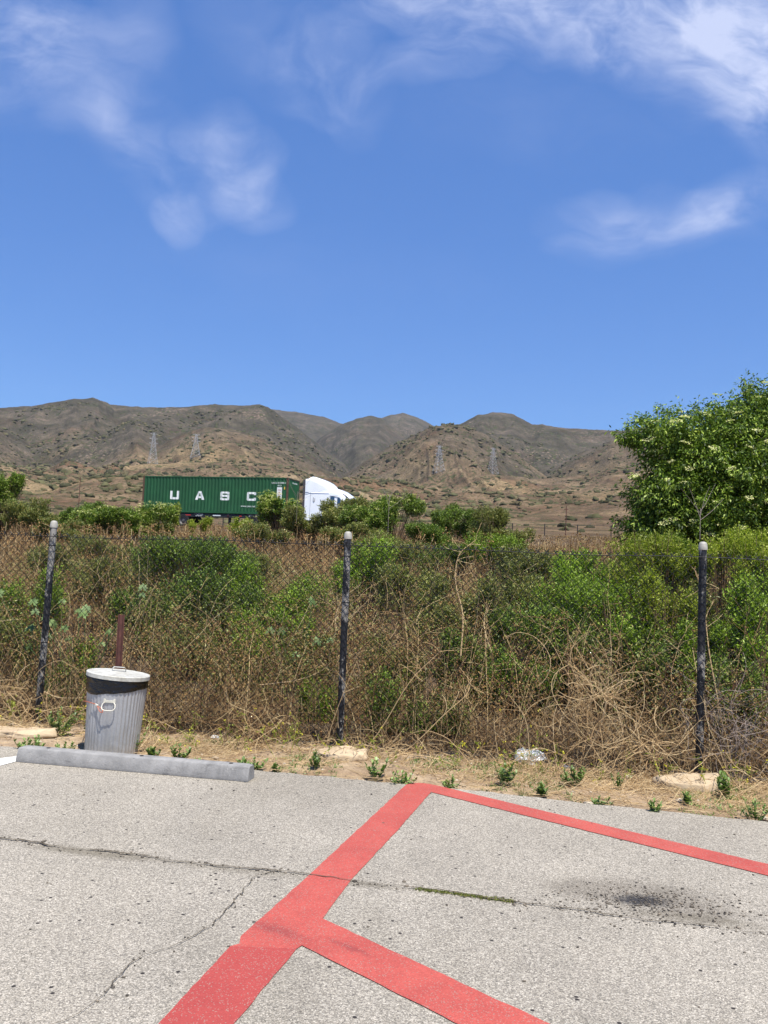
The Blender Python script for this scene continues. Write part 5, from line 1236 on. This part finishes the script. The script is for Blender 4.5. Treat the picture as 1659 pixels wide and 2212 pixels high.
def bare(px, pb, Y, H, label):
    b = at(px, pb, Y); o = thing('bare_shoot', label, 'bare shoot', tuple(map(float, b)))
    P = np.stack([np.zeros(8), np.zeros(8), np.linspace(0, H*.55, 8)], 1)[None]; B = walk(5, 8, H*.08, np.tile([[0, 0, H*.5]], (5, 1))-[[0, 0, H*.2]]*np.arange(5)[:, None]/5, np.array([[.8, 0, 1], [-.8, .1, 1], [.2, 0, 1], [-.4, 0, 1], [1, 0, .8]]), .04, .05)
    V, F = cat(tubes(P, .004*Y**.25/1.8, 5), tubes(B, np.linspace(.0035, .0015, 8)[None], 5)); link('twigs', mesh_np('twigs', V, F, m_grey), o)
bare(1512, 1165, 11.5, .75, 'bare forked grey shoot sticking up in front of the elder tree')
bare(838, 1150, 20, 1.6, 'bare brown twiggy shoot standing above the bushes right of the truck')
bare(640, 1130, 30, 2.0, 'pale bare twig in front of the container front end')

# ------------------------------------------------------------------ broad leaved plants
def rosette(px, py, hp_, wp_, label, mat=m_fleshy, name='leafy_weed', leaf=.044):
    g = gnd(px, py); D = float(g[1]); h = hp_/FPX*D; w = wp_/FPX*D; gz = float(land(g[0], D))
    o = thing(name, label, 'weed', (float(g[0]), D, gz), 'leafy green weeds along the asphalt edge')
    ns = max(4, int(w/.020)); tips = np.stack([RNG.uniform(-.5, .5, ns)*w, RNG.uniform(-.4, .4, ns)*w*.7, RNG.uniform(.45, 1, ns)*h], 1); tips[0] = [0, 0, h]
    t_ = np.linspace(0, 1, 5)[None, :, None]; Pp = tips[:, None]*t_*[1, 1, 1]; Pp[..., 0] = tips[:, None, 0]*t_[..., 0]**.7
    V, F = tubes(Pp, .0022, 5); link('stems', mesh_np('stems', V, F, mat), o)
    per = 15; kk = np.repeat(np.arange(ns), per); u = RNG.uniform(.25, 1.02, ns*per); P = tips[kk]*u[:, None]; a = RNG.uniform(0, 6.28, ns*per)
    D_ = norm(np.stack([np.cos(a), np.sin(a), .35+1.1*u**3], 1)); ll = leaf*RNG.uniform(.6, 1.15, ns*per)*(1.15-.45*u); ww = ll*.58
    # six sided oval leaves
    Sd = norm(np.cross(D_, [0, 0, 1.])); Nn = np.cross(Sd, D_)
    pts = [(0, 0, 0), (.3, .42, .08), (.68, .5, .12), (1, 0, .02), (.68, -.5, .12), (.3, -.42, .08)]
    V = np.stack([P+D_*(ll*a_)[:, None]+Sd*(ww*b_)[:, None]+Nn*(ww*c_)[:, None] for a_, b_, c_ in pts], 1).reshape(-1, 3); V[:, 2] = np.maximum(V[:, 2], .002)
    i = np.arange(ns*per)[:, None]*6; F = np.concatenate([i+np.array([[0, 1, 2, 3]]), i+np.array([[0, 3, 4, 5]])])
    link('leaves', mesh_np('leaves', V, F, mat), o)
for a in [(291, 1626, 38, 46, 'largest leafy green weed, touching the right side of the trash can base'),
 (333, 1636, 22, 30, 'small leafy weed just right of the one touching the trash can'),
 (387, 1640, 24, 34, 'leafy weed behind the middle of the wheel stop'),
 (430, 1650, 16, 24, 'tiny leafy weed behind the wheel stop, right of its middle'),
 (548, 1660, 24, 60, 'spreading leafy weed just behind the right end of the wheel stop'),
 (592, 1662, 16, 34, 'low leafy weed right of the wheel stop end'),
 (681, 1662, 32, 30, 'leafy weed in front of the middle post footing'),
 (812, 1680, 38, 42, 'tall leafy weed left of the red corner'),
 (868, 1692, 28, 56, 'wide leafy weed touching the red corner'),
 (977, 1700, 26, 36, 'leafy weed just right of the red corner'),
 (1090, 1700, 40, 40, 'upright weed in front of the crumpled plastic bag'),
 (1168, 1716, 20, 26, 'small dark leafy weed right of the plastic bag'),
 (1238, 1702, 28, 44, 'dull leafy weed in the middle of the right soil strip'),
 (1293, 1736, 20, 40, 'flat leafy weed at the asphalt edge left of the right slab'),
 (1334, 1708, 24, 28, 'dark leafy weed left of the broken slab'),
 (1412, 1752, 24, 36, 'leafy weed at the asphalt edge below the broken slab'),
 (1484, 1740, 16, 26, 'small weed touching the front of the broken slab'),
 (1562, 1726, 44, 46, 'bushy leafy weed right of the broken slab'),
 (1632, 1768, 34, 44, 'leafy weed at the right edge by the asphalt'),
 (52, 1616, 20, 30, 'small leafy weed behind the left end of the wheel stop'),
 (80, 1618, 26, 34, 'leafy weed left of the trash can near the white line'),
 (140, 1622, 24, 36, 'leafy weed close to the left side of the trash can'),
 (130, 1590, 40, 60, 'broad leafy weed at the fence foot left of the trash can')]:
    rosette(a[0], a[1], a[2]*RNG.uniform(1.1, 1.45), a[3]*RNG.uniform(1.1, 1.6), a[4], leaf=RNG.uniform(.030, .050))
m_palm = leaf_mat('lobed_leaves', [L(74, 96, 50), L(98, 120, 66), L(124, 142, 86)], .25, .6)
def palmate(px, py, Y, n_, label):
    c = at(px, py, Y); gz = float(land(c[0], Y)); o = thing('broad_leaved_plant', label, 'plant', (float(c[0]), Y, gz)); VF = []; st = []
    for i in range(n_):
        p = np.array([RNG.normal()*.28, RNG.normal()*.1-.1, c[2]-gz+RNG.normal()*.18]); f = norm(np.array([RNG.normal()*.3, -.9, .7+RNG.normal()*.2])); ex = norm(np.cross(f, [0, 0, 1.])); ey = np.cross(ex, f); r = RNG.uniform(.05, .085)
        a = np.linspace(-.6, math.pi+.6, 7); D = ex*np.cos(a)[:, None]+ey*np.sin(a)[:, None]
        VF.append(leaves(np.tile(p, (7, 1)), D, r*(1-.25*np.abs(np.cos(a))), r*.42, -.1, .2, nrm=np.tile(f, (7, 1)))); st.append(np.array([p*[.3, .3, 0], p*[.6, .6, .6], p]))
    V, F = cat(*VF); link('leaves', mesh_np('leaves', V, F, m_palm), o); V, F = tubes(np.array(st), .004, 4); link('stems', mesh_np('stems', V, F, m_palm), o)
palmate(140, 1320, 8.9, 12, 'plant with pale lobed leaves behind the fence beside the left post')
palmate(185, 1345, 9.0, 9, 'plant with pale lobed leaves left of the metal stake top')
palmate(645, 1385, 8.8, 6, 'plant with pale lobed leaves left of the middle post')

# ------------------------------------------------------------------ dry field and slopes
def scatter_polar(N, r0, r1, a=30, p=.5):
    r = r0+(r1-r0)*RNG.random(N)**p; az = np.radians(RNG.uniform(-a, a, N)); return r*np.sin(az), r*np.cos(az), r
N = 60000; x, y, r = scatter_polar(N, 12, 66, 31, .8); ok = (s_of(x, y) > 4) & (vn(x*.25, y*.25, 501) > .22); x, y, r = x[ok], y[ok], r[ok]; N = len(x); kk = np.repeat(np.arange(N), 5)
wr = -(x-TX)*sph+(y-TY)*cph; h = (.16+.010*r)*(.6+.8*vn(x*.2, y*.2, 505))*np.clip(-(wr+1)/16, .22, 1); P = np.stack([x, y, land(x, y)-.03], 1)[kk]+RNG.normal(size=(N*5, 3))*[.07, .07, 0]
wr = -(P[:, 0]-TX)*sph+(P[:, 1]-TY)*cph; ok = (wr < -2.6); P = P[ok]; kk = kk[ok]
V, F = leaves(P, rdir(len(P), 1.6), h[kk]*RNG.uniform(.5, 1.3, len(P)), (.010+.0006*r)[kk], .2)
stuff('dry_grass', 'brown dry grass and low weeds covering the field up to the road', V, F, m_grass, 'dry grass')
N = 2600; x, y, r = scatter_polar(N, 14, 62, 31, .8); P = np.stack([x, y, land(x, y)-.02], 1); wr = -(x-TX)*sph+(y-TY)*cph; P = P[(wr < -14) & (s_of(x, y) > 5)]; r = np.hypot(P[:, 0], P[:, 1]); N = len(P)
Sx = P[:, None]+np.linspace(0, 1, 5)[None, :, None]*np.c_[RNG.normal(size=(N, 2))*.12, RNG.uniform(.5, 1.2, N)][:, None]
B = branchlets(Sx, 5, .12, .35, 0, 3); kb = np.repeat(np.arange(N), 5)
V, F = cat(tubes(Sx, .003+.00022*r, 3), tubes(B, .0016+.0001*r[kb], 3)); stuff('dry_weed_stalks', 'scattered dry brown weed stalks standing across the field', V, F, m_dry, 'dry weeds')
q = B[:, -1]; kk = np.repeat(np.arange(len(q)), 6); V, F = leaves(q[kk]+RNG.normal(size=(len(kk), 3))*.05, rdir(len(kk), .3), .05, .03, .2)
stuff('dry_weed_heads', 'brown seed heads on the dry weeds across the field', V, F, m_crumb, 'seed heads')
# scrub on the slopes: low, rough, dark mounds
bm = bmesh.new(); bmesh.ops.create_icosphere(bm, subdivisions=2, radius=1.); v0 = np.array([v.co[:] for v in bm.verts]); f0 = np.array([[v.index for v in f.verts] for f in bm.faces]); bm.free()
N = 26000; x, y, r = scatter_polar(N, 125, 1700, 30, .8); cl_ = fbm(x*.012, y*.012, 601, 4); ok = (cl_ > -.05+RNG.normal(size=N)*.22); x, y, r = x[ok], y[ok], r[ok]; N = len(x); nv = len(v0)
sz = (.3+RNG.random(N)**3*1.5)*np.clip(.45+.0022*r, .6, 2.0); sc = np.stack([sz*RNG.uniform(.8, 1.35, N), sz*RNG.uniform(.8, 1.3, N), sz*RNG.uniform(.5, .85, N)], 1)
V = v0[None]*(1+RNG.normal(size=(N, nv, 1))*.3)*sc[:, None]+np.stack([x, y, land(x, y)], -1)[:, None]; F = (f0[None]+np.arange(N)[:, None, None]*nv).reshape(-1, 3)
m_scrub = leaf_mat('slope_scrub', [L(58, 58, 42), L(72, 72, 50), L(88, 86, 60), L(100, 90, 68)], 0, 1, .05, .2, .05)
stuff('hillside_scrub', 'dark green scrub dotted over the brown slopes', V.reshape(-1, 3), F, m_scrub, 'scrub')

# ------------------------------------------------------------------ thin summer haze
m = bpy.data.materials.new('haze'); m.use_nodes = True; nt_ = m.node_tree; nt_.nodes.remove(nt_.nodes['Principled BSDF'])
v_ = nt_.nodes.new('ShaderNodeVolumePrincipled'); v_.inputs['Color'].default_value = (.80, .88, 1, 1); v_.inputs['Density'].default_value = .00004; v_.inputs['Anisotropy'].default_value = .1
nt_.links.new(v_.outputs[0], nt_.nodes['Material Output'].inputs['Volume'])
HZ = MB().box(-4800, 4800, -4800, 4800, -8, 900)
tag(HZ.build('haze', m), kind='stuff')['label'] = 'thin pale haze over the far hills'
